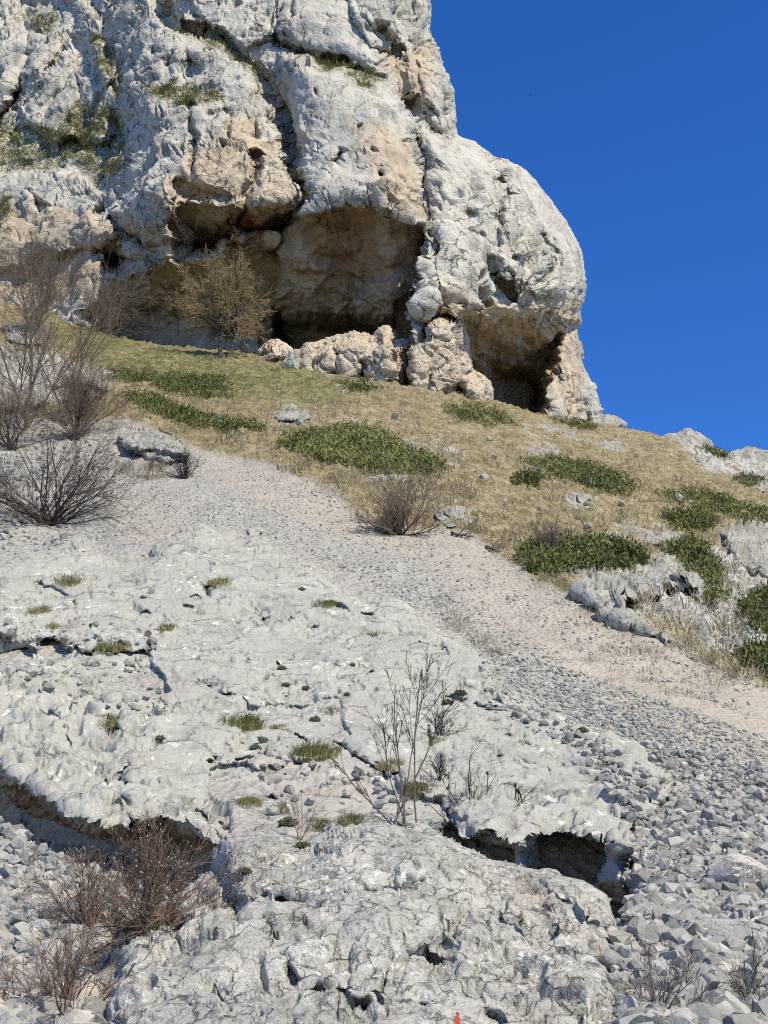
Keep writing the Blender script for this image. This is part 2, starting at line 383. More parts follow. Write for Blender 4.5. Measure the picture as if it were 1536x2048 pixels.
k_ = interp(gpx, [(-400, .55), (150, .48), (300, .36), (600, .33), (900, .30), (1200, .16)])
Yc = (yb + k_ * (CAMZ - zb)) / (1 - k_ * e_)
off = np.zeros_like(Yc)
def bulge(poly, m, wd):
    global off
    off = off - m * np.sqrt(np.clip(1 - (1 - np.clip(sdist(wx, wy, poly) / wd, 0, 1)) ** 2, 0, 1))
bulge([(250, 160), (290, 80), (330, 65), (430, 75), (500, 100), (540, 170), (580, 280), (600, 380), (590, 430), (540, 470), (460, 490), (400, 480), (330, 500), (250, 470), (215, 400), (200, 330), (230, 250)], 2.8, 90)
bulge([(300, 190), (370, 175), (430, 190), (500, 260), (580, 300), (598, 400), (500, 470), (380, 470), (300, 380)], 1.5, 50)
bulge([(555, 100), (640, 110), (760, 165), (830, 250), (850, 330), (862, 450), (866, 580), (850, 680), (780, 740), (590, 740), (540, 600), (575, 440), (590, 300), (570, 200)], 3.8, 80)
bulge([(840, 265), (910, 276), (960, 285), (1050, 335), (1100, 395), (1190, 500), (1200, 600), (1180, 645), (920, 652), (840, 610), (852, 450)], 3.4, 60)
bulge([(1010, 340), (1060, 345), (1110, 400), (1180, 500), (1190, 600), (1080, 600), (1000, 520), (990, 420)], 1.2, 50)
bulge([(985, 500), (1020, 510), (1080, 560), (1085, 590), (1040, 600), (1000, 560)], 1.1, 26)
bulge([(340, -40), (560, -60), (700, -20), (760, 120), (740, 150), (560, 80), (480, 100), (420, 60)], 1.6, 60)
bulge([(690, -60), (760, -60), (800, 60), (780, 110), (740, 90), (700, 30)], 2.0, 40)
bulge([(820, -60), (850, -60), (860, 80), (830, 90)], 1.2, 22); bulge([(840, 110), (905, 130), (910, 200), (870, 230), (840, 190)], 1.2, 28)
bulge([(-100, 0), (40, 0), (60, 110), (20, 220), (-100, 260)], 2.2, 40); bulge([(60, 60), (150, 70), (165, 260), (110, 300), (40, 250)], 2.0, 40)
bulge([(300, 370), (335, 352), (355, 390), (350, 440), (365, 520), (330, 545), (295, 470)], 2.2, 22)
bulge([(-100, 330), (100, 330), (230, 380), (240, 470), (120, 520), (-100, 560)], 2.4, 70)
bulge([(130, -30), (175, -30), (230, 150), (205, 180), (165, 90)], 1.6, 22)
def groove(line, dp, wd):
    global off
    off = off + dp * np.exp(-(ldist(wx, wy, line) / wd) ** 2)
groove([(186, 0), (240, 130), (228, 250), (235, 380), (200, 420)], 1.5, 20)
groove([(300, -20), (345, 50), (440, 68), (475, 100), (532, 165), (562, 230), (585, 300), (602, 385), (590, 430)], 2.6, 11)
groove([(380, 200), (385, 280), (390, 345)], 1.2, 6); groove([(455, 210), (462, 270)], .8, 5)
groove([(520, 300), (505, 360), (490, 400), (470, 460)], 1.8, 8); groove([(835, 250), (848, 320), (856, 450)], .9, 7)
groove([(1000, 360), (1012, 400), (1000, 440)], 1.6, 9); groove([(580, -20), (582, 70)], 1.0, 5)
groove([(62, 110), (30, 200), (-10, 250)], 1.8, 9); groove([(130, 75), (95, 150), (60, 215)], 1.3, 7); groove([(250, 230), (215, 290), (170, 300)], 1.5, 12)
groove([(555, 85), (650, 112), (760, 165)], .9, 9); groove([(1080, 470), (1105, 530), (1090, 560)], 1.2, 8); groove([(760, 60), (800, 150), (815, 200)], 2.0, 18)
groove([(850, 40), (838, 100)], 1.2, 9); groove([(900, 200), (905, 260)], .8, 6); groove([(820, 200), (850, 240), (880, 275)], 1.2, 9)
groove([(970, 570), (990, 610)], .8, 7); groove([(1060, 520), (1050, 580), (1020, 600)], 1.0, 8)
groove([(300, 500), (250, 480)], 1.0, 10); groove([(690, 300), (672, 330)], 1.1, 6)
for hx, hy, hr, hd in ((755, 347, 9, 1.2), (815, 285, 6, .8), (790, 412, 10, 1.0), (600, 270, 6, .8), (310, 100, 12, 1.4), (340, 135, 14, 1.4), (385, 130, 10, 1.4), (640, 180, 5, .8), (722, 250, 5, .5), (1130, 530, 7, .8), (745, 300, 5, .6), (880, 320, 5, .6), (270, 135, 9, 1), (420, 225, 8, .8), (335, 300, 12, .9), (905, 90, 8, .8), (940, 430, 7, .7), (960, 470, 6, .6)):
    off = off + hd * np.exp(-((wx - hx) ** 2 + (wy - hy) ** 2) / hr ** 2)
# overhangs and caves: depth grows from the lip inwards
def cave(poly, lip, H, dp, edge=9, pw=.75):
    m = sstep(0, edge, sdist(wx, wy, poly)); t = np.clip((wy - interp(wx, lip)) / H, 0, 1) ** pw
    return dp * m * (t * .9 + .1)
CAVE1 = [(535, 520), (560, 460), (596, 432), (640, 412), (700, 394), (740, 396), (790, 420), (845, 452), (856, 480), (848, 560), (822, 598), (845, 600), (838, 650), (812, 700), (770, 790), (540, 790), (500, 640)]
LIP1 = [(480, 520), (560, 455), (600, 430), (700, 394), (740, 396), (850, 455)]
CAVE2 = [(915, 650), (1000, 640), (1080, 650), (1150, 655), (1148, 690), (1120, 740), (1108, 780), (1098, 900), (970, 900), (968, 790), (935, 760), (928, 690)]
rec = np.maximum(cave(CAVE1, LIP1, 262, 11.5, 9, 1.0), cave(CAVE2, [(900, 645), (1160, 655)], 112, 13.0, 9, .9) * sstep(0, 46, interp(wy, [(600, 1150), (660, 1152), (740, 1122), (900, 1102)]) - wx))
rec = np.maximum(rec, cave([(800, 606), (845, 580), (838, 640), (822, 700), (800, 780), (780, 780), (782, 660)], [(780, 600), (850, 580)], 60, 8, 6))
rec = np.maximum(rec, cave([(366, 420), (400, 398), (455, 405), (474, 430), (470, 470), (430, 505), (380, 500)], [(360, 410), (480, 410)], 60, 3.2, 7))
rec = np.maximum(rec, cave([(186, 500), (215, 482), (252, 490), (262, 520), (250, 548), (196, 545)], [(180, 490), (270, 490)], 30, 4.0, 6))
rec = np.maximum(rec, cave([(200, 560), (270, 540), (340, 540), (470, 490), (560, 470), (560, 800), (240, 800), (180, 640)], [(180, 570), (340, 540), (560, 480)], 110, 7.0, 12))
rec = np.maximum(rec, cave([(482, 400), (520, 392), (585, 410), (600, 440), (560, 470), (500, 475), (470, 460)], [(470, 400), (600, 415)], 40, 2.6, 7))
rec = np.maximum(rec, cave([(345, 352), (380, 345), (425, 372), (470, 392), (440, 402), (380, 400), (356, 380)], [(340, 350), (470, 385)], 30, 2.2, 7))
rec = np.maximum(rec, cave([(218, 420), (290, 430), (295, 500), (250, 480), (215, 460)], [(200, 425), (300, 430)], 40, 2.4, 8))
rec = np.maximum(rec, cave([(60, 200 + 190), (90, 385), (110, 410), (80, 425)], [(50, 390), (120, 390)], 20, 1.6, 6))
rec = np.maximum(rec, cave([(985, 520), (1000, 530), (1020, 580), (1040, 600), (1000, 590)], [(980, 520), (1040, 590)], 20, 1.3, 6))
rec = np.maximum(rec, cave([(1150, 800), (1180, 790), (1182, 850), (1150, 850)], [(1140, 800), (1190, 795)], 30, 1.6, 8))
rec = rec + 2.5 * sstep(626, 660, wy) * sstep(0, 14, sdist(wx, wy, [(545, 620), (800, 620), (790, 790), (545, 790)])) * (1 - 0)
# a ragged flake hanging over the inside of the big cave
hang = sstep(0, 8, sdist(wx, wy, [(740, 560), (800, 545), (850, 545), (845, 580), (800, 606), (790, 650), (760, 660), (720, 640), (700, 600)]))
rec = rec * (1 - .15 * hang)
floor_zone = np.clip((pyb - gpy) / 60, 0, 1)
# roll-over at the skyline
dr = np.clip((rr[:, None] - gpx) / 130, 0, 1); roll = 8 * (1 - np.sqrt(np.clip(1 - (1 - dr) ** 2, 0, 1)))
Yt = Yc + off + rec + roll - .8
G = place(gpx, gpy, Yt)
# colour zones of the rock, and cave shade painted over them
def zone(*polys, e=14):
    z = 0
    for p in polys: z = np.maximum(z, sstep(-e, e, sdist(wx, wy, p)))
    return z
TAN = 1.3 * zone([(380, 300), (440, 230), (500, 190), (560, 260), (590, 400), (560, 470), (450, 490), (340, 480), (250, 470), (300, 380)], [(690, 230), (780, 240), (840, 280), (856, 440), (800, 440), (740, 400), (715, 320)], [(-100, 400), (150, 400), (330, 480), (340, 600), (-100, 600)], [(740, 90), (810, 100), (870, 50), (880, 180), (860, 230), (800, 200), (760, 140)], [(860, 570), (1000, 590), (1165, 590), (1165, 655), (860, 660)], [(820, 640), (930, 640), (980, 800), (820, 790)], [(1100, 640), (1165, 640), (1180, 760), (1170, 900), (1090, 900)], [(590, 660), (790, 650), (790, 790), (590, 790)], CAVE1, CAVE2, [(200, 520), (560, 470), (560, 800), (200, 800)], e=48)
CAVE_SHADE = np.maximum(.9 * zone([(540, 600), (800, 600), (800, 800), (540, 800)], [(230, 600), (560, 600), (560, 800), (230, 800)], [(940, 735), (1110, 735), (1110, 900), (940, 900)], e=30) * sstep(2, 5, rec), .85 * zone([(560, 440), (700, 410), (850, 440), (840, 600), (560, 640)], e=40) * sstep(.3, 2, rec))  # cave brown, darkened with depth: shade of the caves painted in
RUST = zone([(455, 450), (490, 420), (520, 425), (535, 470), (480, 500), (450, 490)], e=12)
MOSSP = [[(345, 70), (450, 72), (520, 130), (528, 175), (490, 150), (440, 90)], [(555, 82), (600, 92), (680, 112), (765, 165), (740, 180), (660, 145), (600, 110)], [(290, 175), (340, 158), (420, 165), (450, 195), (370, 200), (300, 200)], [(140, 210), (190, 190), (240, 230), (250, 340), (190, 360), (110, 300), (60, 260)], [(-100, 230), (60, 250), (150, 320), (80, 340), (-100, 330)], [(60, 20), (110, 30), (100, 70), (60, 60)], [(170, 60), (215, 80), (250, 160), (235, 220), (200, 130)], [(-100, 400), (30, 400), (20, 470), (-100, 480)], [(585, 330), (612, 350), (625, 400), (600, 410)]]
MOSS = zone(*MOSSP, e=12)
SMOOTH = zone([(560, -30), (700, -30), (760, 120), (740, 150), (600, 85)], [(560, 170), (660, 120), (780, 180), (840, 270), (850, 360), (700, 380), (600, 380)], [(1040, 370), (1100, 400), (1165, 500), (1170, 560), (1120, 500), (1060, 440)], [(360, -20), (480, 20), (540, 120), (480, 90)], [(850, 270), (960, 290), (990, 370), (870, 400)], e=22)
# back of the rock behind the skyline
nb = 26; tb = np.linspace(.04, 1, nb)[None]
bpx = rr[:, None] - 26 * tb ** 1.5 * 6; Yb = Yt[:, -1:] + 34 * tb ** 1.3 + .4 * tb
G = np.concatenate([G, place(bpx, gpy[:, :1] + 0 * bpx, Yb)], 1)
padz = lambda z: np.concatenate([z, np.repeat(z[:, -1:], nb, 1)], 1)
TAN = np.maximum(TAN, 1.7 * sstep(.8, 2.5, rec))
TAN, CAVE_SHADE, RUST, MOSS, SMOOTH, REC = map(padz, (TAN, CAVE_SHADE, RUST, MOSS, SMOOTH, rec))
Nn = normals(blur(G, 26)); Nn[:, :530] = toward(Nn, G)[:, :530]
Nn[:, 530:] = Nn[:, 529:530]
Pf = G.reshape(-1, 3); wp = Pf + np.stack([fbm(Pf * .3 + i * 31, 3) for i in range(3)], 1) * 1.5
pz = wp * np.array([1, 1, .6], F)
b1, e1 = block(pz * .22); b2, e2 = block(wp * np.array([1, 1, .75], F) * .7 + 5); b3, e3 = block(wp * 2.0 + 9, .3)
sm = SMOOTH.ravel(); rough = 1 - .85 * sm
d = fbm(Pf * .12, 3) * .9 + b1 * 1.3 * rough + b2 * .24 * rough + b3 * .04 * rough + fbm(wp * .4, 3, .4) * .42 * (1 - .5 * sm) + fbm(wp * 1.4, 2, .5) * .06 * (1 - .6 * sm)
d -= .5 * rough * sstep(.05, .0, e1) * sstep(-.1, .3, perlin(Pf * .2 + 4)); d -= .25 * rough * sstep(.045, .0, e2) * sstep(-.05, .35, perlin(Pf * .4 + 4))
d -= .7 * sstep(.52, .60, perlin(wp * .6 + 70)) * (1 - .9 * sm); d -= .18 * sstep(.54, .6, perlin(wp * 1.5 + 20)) * (1 - .6 * sm)
ckm = sstep(-.05, .35, perlin(Pf * .25 + 44)) * rough
d -= .55 * ckm * 1.5 * cracks(wp * np.array([.26, .26, .06], F) + 3, .025) + .28 * ckm * cracks(wp * np.array([.8, .8, .35], F) + 8, .045) + .12 * rough * cracks(wp * 1.7 + 12, .06) * sstep(0, .4, perlin(wp * .5))
d -= .25 * sm * cracks(wp * np.array([.25, .25, .4], F) + 90, .012)
d *= 1 - .6 * sstep(.6, 3, REC.ravel())
fl = np.ones(G.shape[:2], F); fl[:, 530:] = .8; fl[:, :530] = .35 + .65 * np.clip((rr[:, None] - gpx) / 60, 0, 1); fl[:, 530:] = fl[:, 529:530]
Pf = Pf + Nn.reshape(-1, 3) * (d * fl.ravel())[:, None]
cliff_px = np.concatenate([gpx, bpx], 1)
cliff = link('cliff', np_mesh('cliff', Pf, grid_faces(*G.shape[:2]), True, dict(tan=TAN, shade_brown=CAVE_SHADE, rust=RUST, moss=MOSS, calm=np.maximum(SMOOTH, sstep(.5, 2, REC)))), M_cliff, kind='structure')
tag(cliff, 'towering pale limestone cliff with overhangs and two caves at its foot')
cliffG = Pf.reshape(G.shape); cliffN = Nn

# ================================================================== ROCK BODIES ON THE SLOPE
def relief_rock(name, poly, k, edge, label, cat='rock', mat=None, step=2.4, amp=1.0, sc_=1.0, feat=None, warp=10, tan=None, group=None, tilt=None, Yfun=None, fb=.14):
    """a rock growing out of the slope: outline, how far it stands proud (share of its distance), edge width"""
    p = np.array(poly, float); x0, y0 = p.min(0) - edge - 14; x1, y1 = p.max(0) + edge + 14
    X, Yp = np.meshgrid(np.arange(x0, x1, step), np.arange(y0, y1, step))
    q = np.stack([X / (edge * 2 + 20), Yp / (edge * 2 + 20), 0 * X + len(bpy.data.objects)], -1).reshape(-1, 3)
    wx = X + (fbm(q, 4, .6) * warp).reshape(X.shape); wy = Yp + (fbm(q + 30, 4, .6) * warp).reshape(X.shape)
    s = sdist(wx, wy, poly)
    prof = np.where(s > 0, np.sqrt(np.clip(1 - (1 - np.clip(s / edge, 0, 1)) ** 2, 0, 1)), s / 24)
    yh = Yfun(X, Yp) if Yfun else Yhill(X, Yp)
    yy = yh * (1.004 - k * prof)
    if feat is not None: yy = yy + feat(wx, wy, X, Yp)
    G = place(X, Yp, yy); Nm = toward(normals(blur(G, 10)), G)
    P = G.reshape(-1, 3); u = 1 / sc_
    wp = P + np.stack([fbm(P * u + i * 13, 2) for i in range(3)], 1) * .35 * sc_
    ba, ea = block(wp * u * 1.0); bb, eb = block(wp * u * 2.7 + 4, .28); bc, ec = block(wp * u * 7 + 8, .35)
    d = sc_ * amp * (ba * .30 + bb * .12 + bc * .03 + fbm(wp * u * 1.5, 3, .5) * fb - .10 * cracks(wp * u * 1.3, .06) - .09 * sstep(.07, 0, ea) - .04 * sstep(.08, 0, eb))
    P = P + Nm.reshape(-1, 3) * (d * (prof.ravel() > -.4))[:, None]
    keep = (s > -16)
    tz = np.zeros(len(P), F) if tan is None else (sstep(-10, 10, sdist(wx, wy, tan))).ravel()
    at = dict(tan=tz, rust=0 * tz, shade_brown=0 * tz, moss=0 * tz)
    V, Fc, at = compact(P, grid_faces(*X.shape, keep), at)
    return link(name, np_mesh(name, V, Fc, True, at), mat or M_outcrop, label=label, cat=cat, group=group)

# ---- the great tilted slab
SLAB = [(-260, 1120), (0, 1118), (150, 1104), (300, 1110), (330, 1080), (400, 1058), (520, 1073), (600, 1108), (680, 1158), (760, 1178), (830, 1208), (880, 1248), (940, 1286), (982, 1318), (1000, 1370), (1040, 1398), (1090, 1428), (1180, 1458), (1260, 1498), (1320, 1556), (1332, 1590), (1280, 1640), (1262, 1700), (1250, 1790), (1050, 1800), (900, 1760), (440, 1780), (-260, 1780)]
def Yslab(px, py):
    return Yhill(px, np.minimum(py, 1650)) * (1 - .00 * py)
LIPL = [(-300, 1430), (0, 1525), (60, 1570), (120, 1610), (200, 1652), (262, 1655), (330, 1640), (400, 1672), (460, 1700)]
LIPR = [(860, 1640), (905, 1640), (930, 1668), (1040, 1690), (1052, 1672), (1075, 1660), (1110, 1654), (1150, 1668), (1200, 1672), (1262, 1690)]
x = np.arange(-190, 1350, 2.35); y = np.arange(1040, 1800, 2.35); X, Yp = np.meshgrid(x, y)
q = np.stack([X / 70, Yp / 50, 0 * X], -1).reshape(-1, 3)
wx = X + (fbm(q, 5, .65) * 30).reshape(X.shape); wy = Yp + (fbm(q + 30, 5, .65) * 26).reshape(X.shape)
s = sdist(wx, wy, SLAB); prof = np.where(s > 0, np.sqrt(np.clip(1 - (1 - np.clip(s / 34, 0, 1)) ** 2, 0, 1)), s / 22)
py_lim = np.where(X < 480, interp(X, LIPL), interp(X, LIPR))
Yh = Yhill(X, np.minimum(Yp, py_lim + 4))
over = np.clip((wy - py_lim), 0, None)
recL = np.clip(over / 50, 0, 1) ** .8 * 3.4 * sstep(470, 430, X)
recR = np.clip(over / 20, 0, 1) ** .8 * 2.6 * sstep(880, 940, X) * sstep(0, 12, 1240 - wx - .5 * (wy - 1670))
recR = recR * (1 - .8 * sstep(0, 8, sdist(wx, wy, [(1036, 1650), (1062, 1640), (1070, 1690), (1085, 1730), (1050, 1770), (1020, 1760), (1030, 1690)])))
over_y = np.where(Yp > py_lim, 0, 0)
yy = Yh * (1.004 - .048 * prof) + recL + recR
# bedding steps and joints carried by the slab
gmod = sstep(-.15, .35, perlin(np.stack([wx / 26, wy / 26, 0 * wx], -1).reshape(-1, 3)).reshape(wx.shape))
def gro(line, dp, wd):
    return dp * (.12 + .88 * gmod) * np.exp(-(ldist(wx, wy, line) / wd) ** 2)
CR = [([(365, 1192), (400, 1200), (428, 1180)], .55, 9), ([(400, 1210), (360, 1225), (330, 1260), (300, 1290)], .25, 6), ([(250, 1228), (300, 1232)], .4, 6), ([(530, 1222), (600, 1240), (650, 1248)], .30, 4), ([(640, 1195), (690, 1215), (750, 1225), (790, 1215)], .45, 7), ([(725, 1250), (755, 1285)], .35, 8), ([(560, 1080), (640, 1120), (720, 1160)], .3, 6), ([(700, 1165), (720, 1180)], .3, 7), ([(555, 1330), (570, 1360), (572, 1390)], .3, 7), ([(420, 1380), (460, 1400), (480, 1425)], .4, 7), ([(480, 1410), (520, 1420), (600, 1440)], .2, 5), ([(-60, 1300), (30, 1305), (90, 1290), (170, 1300)], .9, 12), ([(180, 1250), (170, 1290), (230, 1310), (290, 1300)], .4, 8), ([(180, 1390), (230, 1420), (290, 1440), (340, 1430)], .5, 9), ([(200, 1405), (215, 1450), (250, 1470)], .35, 8), ([(260, 1540), (250, 1600), (262, 1650)], .9, 11), ([(210, 1560), (235, 1620)], .4, 8), ([(370, 1640), (400, 1620), (440, 1660)], .5, 8), ([(690, 1500), (760, 1535), (830, 1570), (890, 1615), (930, 1650)], .55, 9), ([(600, 1480), (660, 1500), (700, 1500)], .35, 7), ([(500, 1500), (560, 1530), (600, 1540)], .35, 6), ([(400, 1510), (450, 1520), (500, 1520)], .35, 5), ([(420, 1560), (470, 1590), (560, 1600)], .35, 6), ([(850, 1450), (870, 1500), (860, 1540)], .35, 8), ([(820, 1370), (880, 1390), (930, 1400), (990, 1420)], .25, 5), ([(1010, 1460), (1040, 1480), (1070, 1490)], .35, 6), ([(960, 1300), (990, 1320), (970, 1340)], .3, 7), ([(840, 1290), (890, 1310)], .2, 4), ([(1090, 1550), (1120, 1560)], .2, 5), ([(980, 1560), (1020, 1600), (1060, 1620)], .3, 5), ([(1260, 1590), (1300, 1610), (1290, 1640)], .5, 8), ([(700, 1380), (760, 1350), (790, 1370)], .3, 6), ([(470, 1600), (450, 1640), (480, 1690)], .4, 7), ([(70, 1180), (130, 1190), (150, 1210)], .3, 6), ([(40, 1400), (110, 1440), (150, 1500)], .3, 7)]
for ln, dp, wd in CR: yy = yy + gro(ln, dp * 1.0, wd * .68)
STEP = [([(-60, 1290), (170, 1300), (300, 1300), (340, 1420), (200, 1395), (-60, 1380)], .35), ([(420, 1520), (560, 1540), (700, 1505), (900, 1625), (930, 1700), (440, 1720), (420, 1600)], .30), ([(480, 1420), (680, 1400), (700, 1500), (560, 1535), (480, 1500)], .22), ([(950, 1470), (1100, 1480), (1330, 1560), (1330, 1700), (980, 1700), (900, 1600), (880, 1500)], -.12), ([(400, 1060), (700, 1170), (820, 1220), (660, 1240), (430, 1190), (330, 1110)], -.10)]
for pl_, dp in STEP: yy = yy + dp * sstep(-5, 5, sdist(wx, wy, pl_))
G = place(X, Yp, yy); Nm = toward(normals(blur(G, 16)), G); P = G.reshape(-1, 3)
KARST = np.maximum(sstep(-40, 50, sdist(wx, wy, [(-200, 1340), (100, 1330), (330, 1420), (330, 1640), (200, 1660), (-200, 1500)])), .7 * sstep(-30, 30, sdist(wx, wy, [(930, 1600), (1330, 1560), (1330, 1700), (930, 1700)]))).ravel()
rub = np.maximum(.8 * sstep(-20, 30, sdist(wx, wy, [(-200, 1240), (150, 1230), (330, 1260), (330, 1330), (-200, 1380)])), .6 * sstep(-20, 30, sdist(wx, wy, [(440, 1480), (700, 1490), (880, 1620), (880, 1720), (440, 1720)]))).ravel()
am = .05 + 1.0 * KARST + .6 * rub
wp = P + np.stack([fbm(P * .9 + i * 13, 3) for i in range(3)], 1) * .3
fl_ = np.array([1, 1, 2.2], F)
bA, eA = block(wp * fl_ * .6, .16); bB, eB = block(wp * fl_ * 1.9 + 4, .25); bC, eC = block(wp * fl_ * 5 + 8, .35)
crk = sstep(.0, .35, perlin(P * .5 + 21))
d = fbm(P * .35, 3) * .24 + am * (bA * .16 + bB * .08 + bC * .03) + fbm(wp * 1.3, 3, .45) * (.012 + .09 * KARST + .03 * rub)
d -= (.09 * sstep(.05, 0, eA) + .045 * sstep(.06, 0, eB)) * crk * (.5 + am)
d -= .07 * cracks(wp * 1.1 + 31, .035) * sstep(-.05, .3, perlin(P * .6 + 2)) + .04 * cracks(wp * 2.6 + 51, .06) * sstep(-.1, .3, perlin(P * .9 + 9)) * (.6 + am)
d -= .12 * sstep(.48, .58, perlin(wp * 1.5 + 5)); d -= .08 * sstep(.5, .58, perlin(wp * 3.6 + 55)) * (1 - KARST); d -= KARST * .13 * sstep(.15, .5, perlin(wp * 3.2)); d += KARST * .13 * ridged(wp * 2.0, 3); d -= KARST * .10 * sstep(.1, .4, perlin(wp * 5.5))
h_ = fbm(P * np.array([.9, .5, .8], F) + 60, 4, .5) * 8; d += .017 * (np.floor(h_) + sstep(.0, .12, h_ - np.floor(h_)))   # flaky bedding
d = d * (1 - .75 * sstep(.1, .8, (recL * .12 + recR).ravel())) * (1 - .35 * np.exp(-((wy - py_lim) / 12) ** 2)).ravel()
P = P + Nm.reshape(-1, 3) * d[:, None] * (s.ravel() > -14)[:, None]
keep = s > -14
tz = np.maximum(.8 * sstep(-30, 30, sdist(wx, wy, [(440, 1480), (640, 1520), (880, 1630), (700, 1700), (480, 1560)])), 1.0 * sstep(.2, .9, recL + recR)).ravel()
slab_shade = (1.1 * sstep(.3, 1.4, recL) + .8 * sstep(.8, 2, recR)).ravel()  # shade under the slab ledges, painted into the rock colour
V, Fc, at = compact(P, grid_faces(*X.shape, keep), dict(tan=tz, rust=0 * tz, shade_brown=slab_shade, moss=0 * tz))
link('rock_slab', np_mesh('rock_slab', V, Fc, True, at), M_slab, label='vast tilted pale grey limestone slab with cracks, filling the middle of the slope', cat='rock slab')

# ---- the foreground boulder
BT = [(188, 2330), (200, 2060), (206, 1960), (222, 1890), (246, 1846), (330, 1806), (385, 1772), (425, 1742), (436, 1700), (452, 1672), (520, 1662), (600, 1690), (640, 1672), (690, 1642), (760, 1636), (850, 1658), (910, 1686), (980, 1722), (1050, 1738), (1110, 1750), (1165, 1762), (1212, 1790), (1246, 1874), (1264, 2000), (1276, 2100), (1290, 2330)]
xs = np.arange(189, 1289, 2.1); tp = interp(xs, BT)
nr = 240; tt = np.linspace(0, 1, nr) ** 1.15
X = xs[None] + 0 * tt[:, None]; Yp = tp[None] + (2340 - tp[None]) * tt[:, None]
poly = BT + [(1290, 2600), (188, 2600)]
sd0 = sdist(X, Yp, poly)
q = np.stack([X / 90, Yp / 90, 0 * X + 3], -1).reshape(-1, 3)
wx = X + (fbm(q, 4, .6) * 22).reshape(X.shape); wy = Yp + (fbm(q + 30, 4, .6) * 22).reshape(X.shape)
Yb0 = interp(Yp, [(1630, 8.6), (1700, 7.7), (1850, 6.5), (2048, 5.4), (2340, 4.2)]) + .35 * np.abs((X - 760) / 500) ** 1.8
r_ = np.clip(sd0 / 75, 0, 1); Yb0 = Yb0 + 1.3 * (1 - np.sqrt(np.clip(1 - (1 - r_) ** 2, 0, 1)))
for ln, dp, wd in [([(440, 1745), (452, 1790), (470, 1830)], .30, 20), ([(395, 1795), (420, 1810)], .25, 15), ([(1040, 1760), (1075, 1800), (1085, 1840)], .25, 16), ([(835, 1915), (885, 1920)], .34, 18), ([(800, 1895), (815, 1920)], .2, 8), ([(570, 1800), (610, 1812)], .18, 10), ([(525, 1850), (540, 1865)], .16, 9), ([(675, 1880), (690, 1870), (700, 1850)], .14, 8), ([(680, 1975), (700, 2000), (730, 2010)], .18, 7), ([(745, 1990), (760, 2010)], .14, 7), ([(630, 1980), (645, 2000)], .18, 8), ([(430, 1990), (450, 2010)], .10, 6), ([(220, 1935), (240, 1925)], .22, 12), ([(580, 1930), (590, 1945)], .14, 8), ([(980, 2020), (1000, 2040)], .14, 7), ([(350, 1950), (385, 1960)], .12, 8), ([(770, 2000), (850, 2010)], .08, 5), ([(1000, 1760), (960, 1800), (1030, 1860), (1120, 1900), (1200, 1940)], .12, 9), ([(900, 1740), (1000, 1790)], .08, 9), ([(280, 1860), (300, 1880)], .12, 10)]:
    Yb0 = Yb0 + dp * np.exp(-(ldist(wx, wy, ln) / wd) ** 2)
Yb0 = Yb0 + .22 * sstep(-8, 8, sdist(wx, wy, [(1050, 1740), (1250, 1870), (1300, 2060), (1240, 2060), (1200, 1940), (1100, 1890), (1020, 1830)])) - .16 * sstep(-10, 14, sdist(wx, wy, [(440, 1690), (520, 1650), (620, 1690), (760, 1630), (880, 1680), (860, 1760), (700, 1800), (480, 1790)]))
G = place(X, Yp, Yb0)
nb = 22; tb = np.linspace(1, .05, nb)[:, None]
Bk = G[:1] + np.stack([0 * tb, 2.4 * tb, -2.6 * tb ** 2], -1)
G = np.concatenate([Bk, G], 0)
Nm = normals(blur(G, 16)); Nm[nb:] = toward(Nm, G)[nb:]; Nm[:nb] = Nm[nb:nb + 1]
P = G.reshape(-1, 3); wp = P + np.stack([fbm(P * 2.2 + i * 13, 3) for i in range(3)], 1) * .14
bA, eA = block(wp * 1.7, .2); bB, eB = block(wp * 4.2 + 4, .28); bC, eC = block(wp * 11 + 8, .35)
am = .8 + .6 * fbm(P * 1.1 + 7, 2); ck = sstep(0, .3, perlin(P * 1.5 + 21))
d = fbm(P * .9, 3) * .14 + am * (bA * .10 + bB * .05 + bC * .02) + fbm(wp * 4, 5, .55) * .04 + fbm(wp * 25, 3, .6) * .006
d -= .05 * ck * cracks(wp * 2.2 + 31, .05) + .025 * cracks(wp * 6 + 11, .08) * sstep(-.1, .3, perlin(P * 2))
d -= ck * (.06 * sstep(.05, 0, eA) + .03 * sstep(.05, 0, eB))
d -= .08 * sstep(.38, .52, perlin(wp * 3.3 + 33)); d -= .035 * sstep(.36, .5, perlin(wp * 9 + 83))
d = d * np.concatenate([np.full((nb, X.shape[1]), .4), .4 + .6 * np.clip(sd0 / 50, 0, 1)]).ravel()
P = P + Nm.reshape(-1, 3) * d[:, None]
pxs = np.concatenate([np.repeat(X[:1], nb, 0), X]); pys = np.concatenate([np.repeat(Yp[:1], nb, 0), Yp])
tz = np.maximum(.8 * sstep(-20, 20, sdist(pxs, pys, [(990, 1735), (1060, 1750), (1230, 1860), (1250, 1950), (1130, 1860), (1020, 1820)])), .6 * sstep(-10, 14, sdist(pxs, pys, [(1000, 1920), (1050, 1925), (1040, 1970), (990, 1960)]))).ravel()
boulder = link('boulder', np_mesh('boulder', P, grid_faces(*G.shape[:2]), True, dict(tan=tz, rust=0 * tz, shade_brown=0 * tz, moss=0 * tz)), M_boulder, label='huge lichen-blotched grey boulder in front of the tilted slab, at the bottom', cat='boulder')

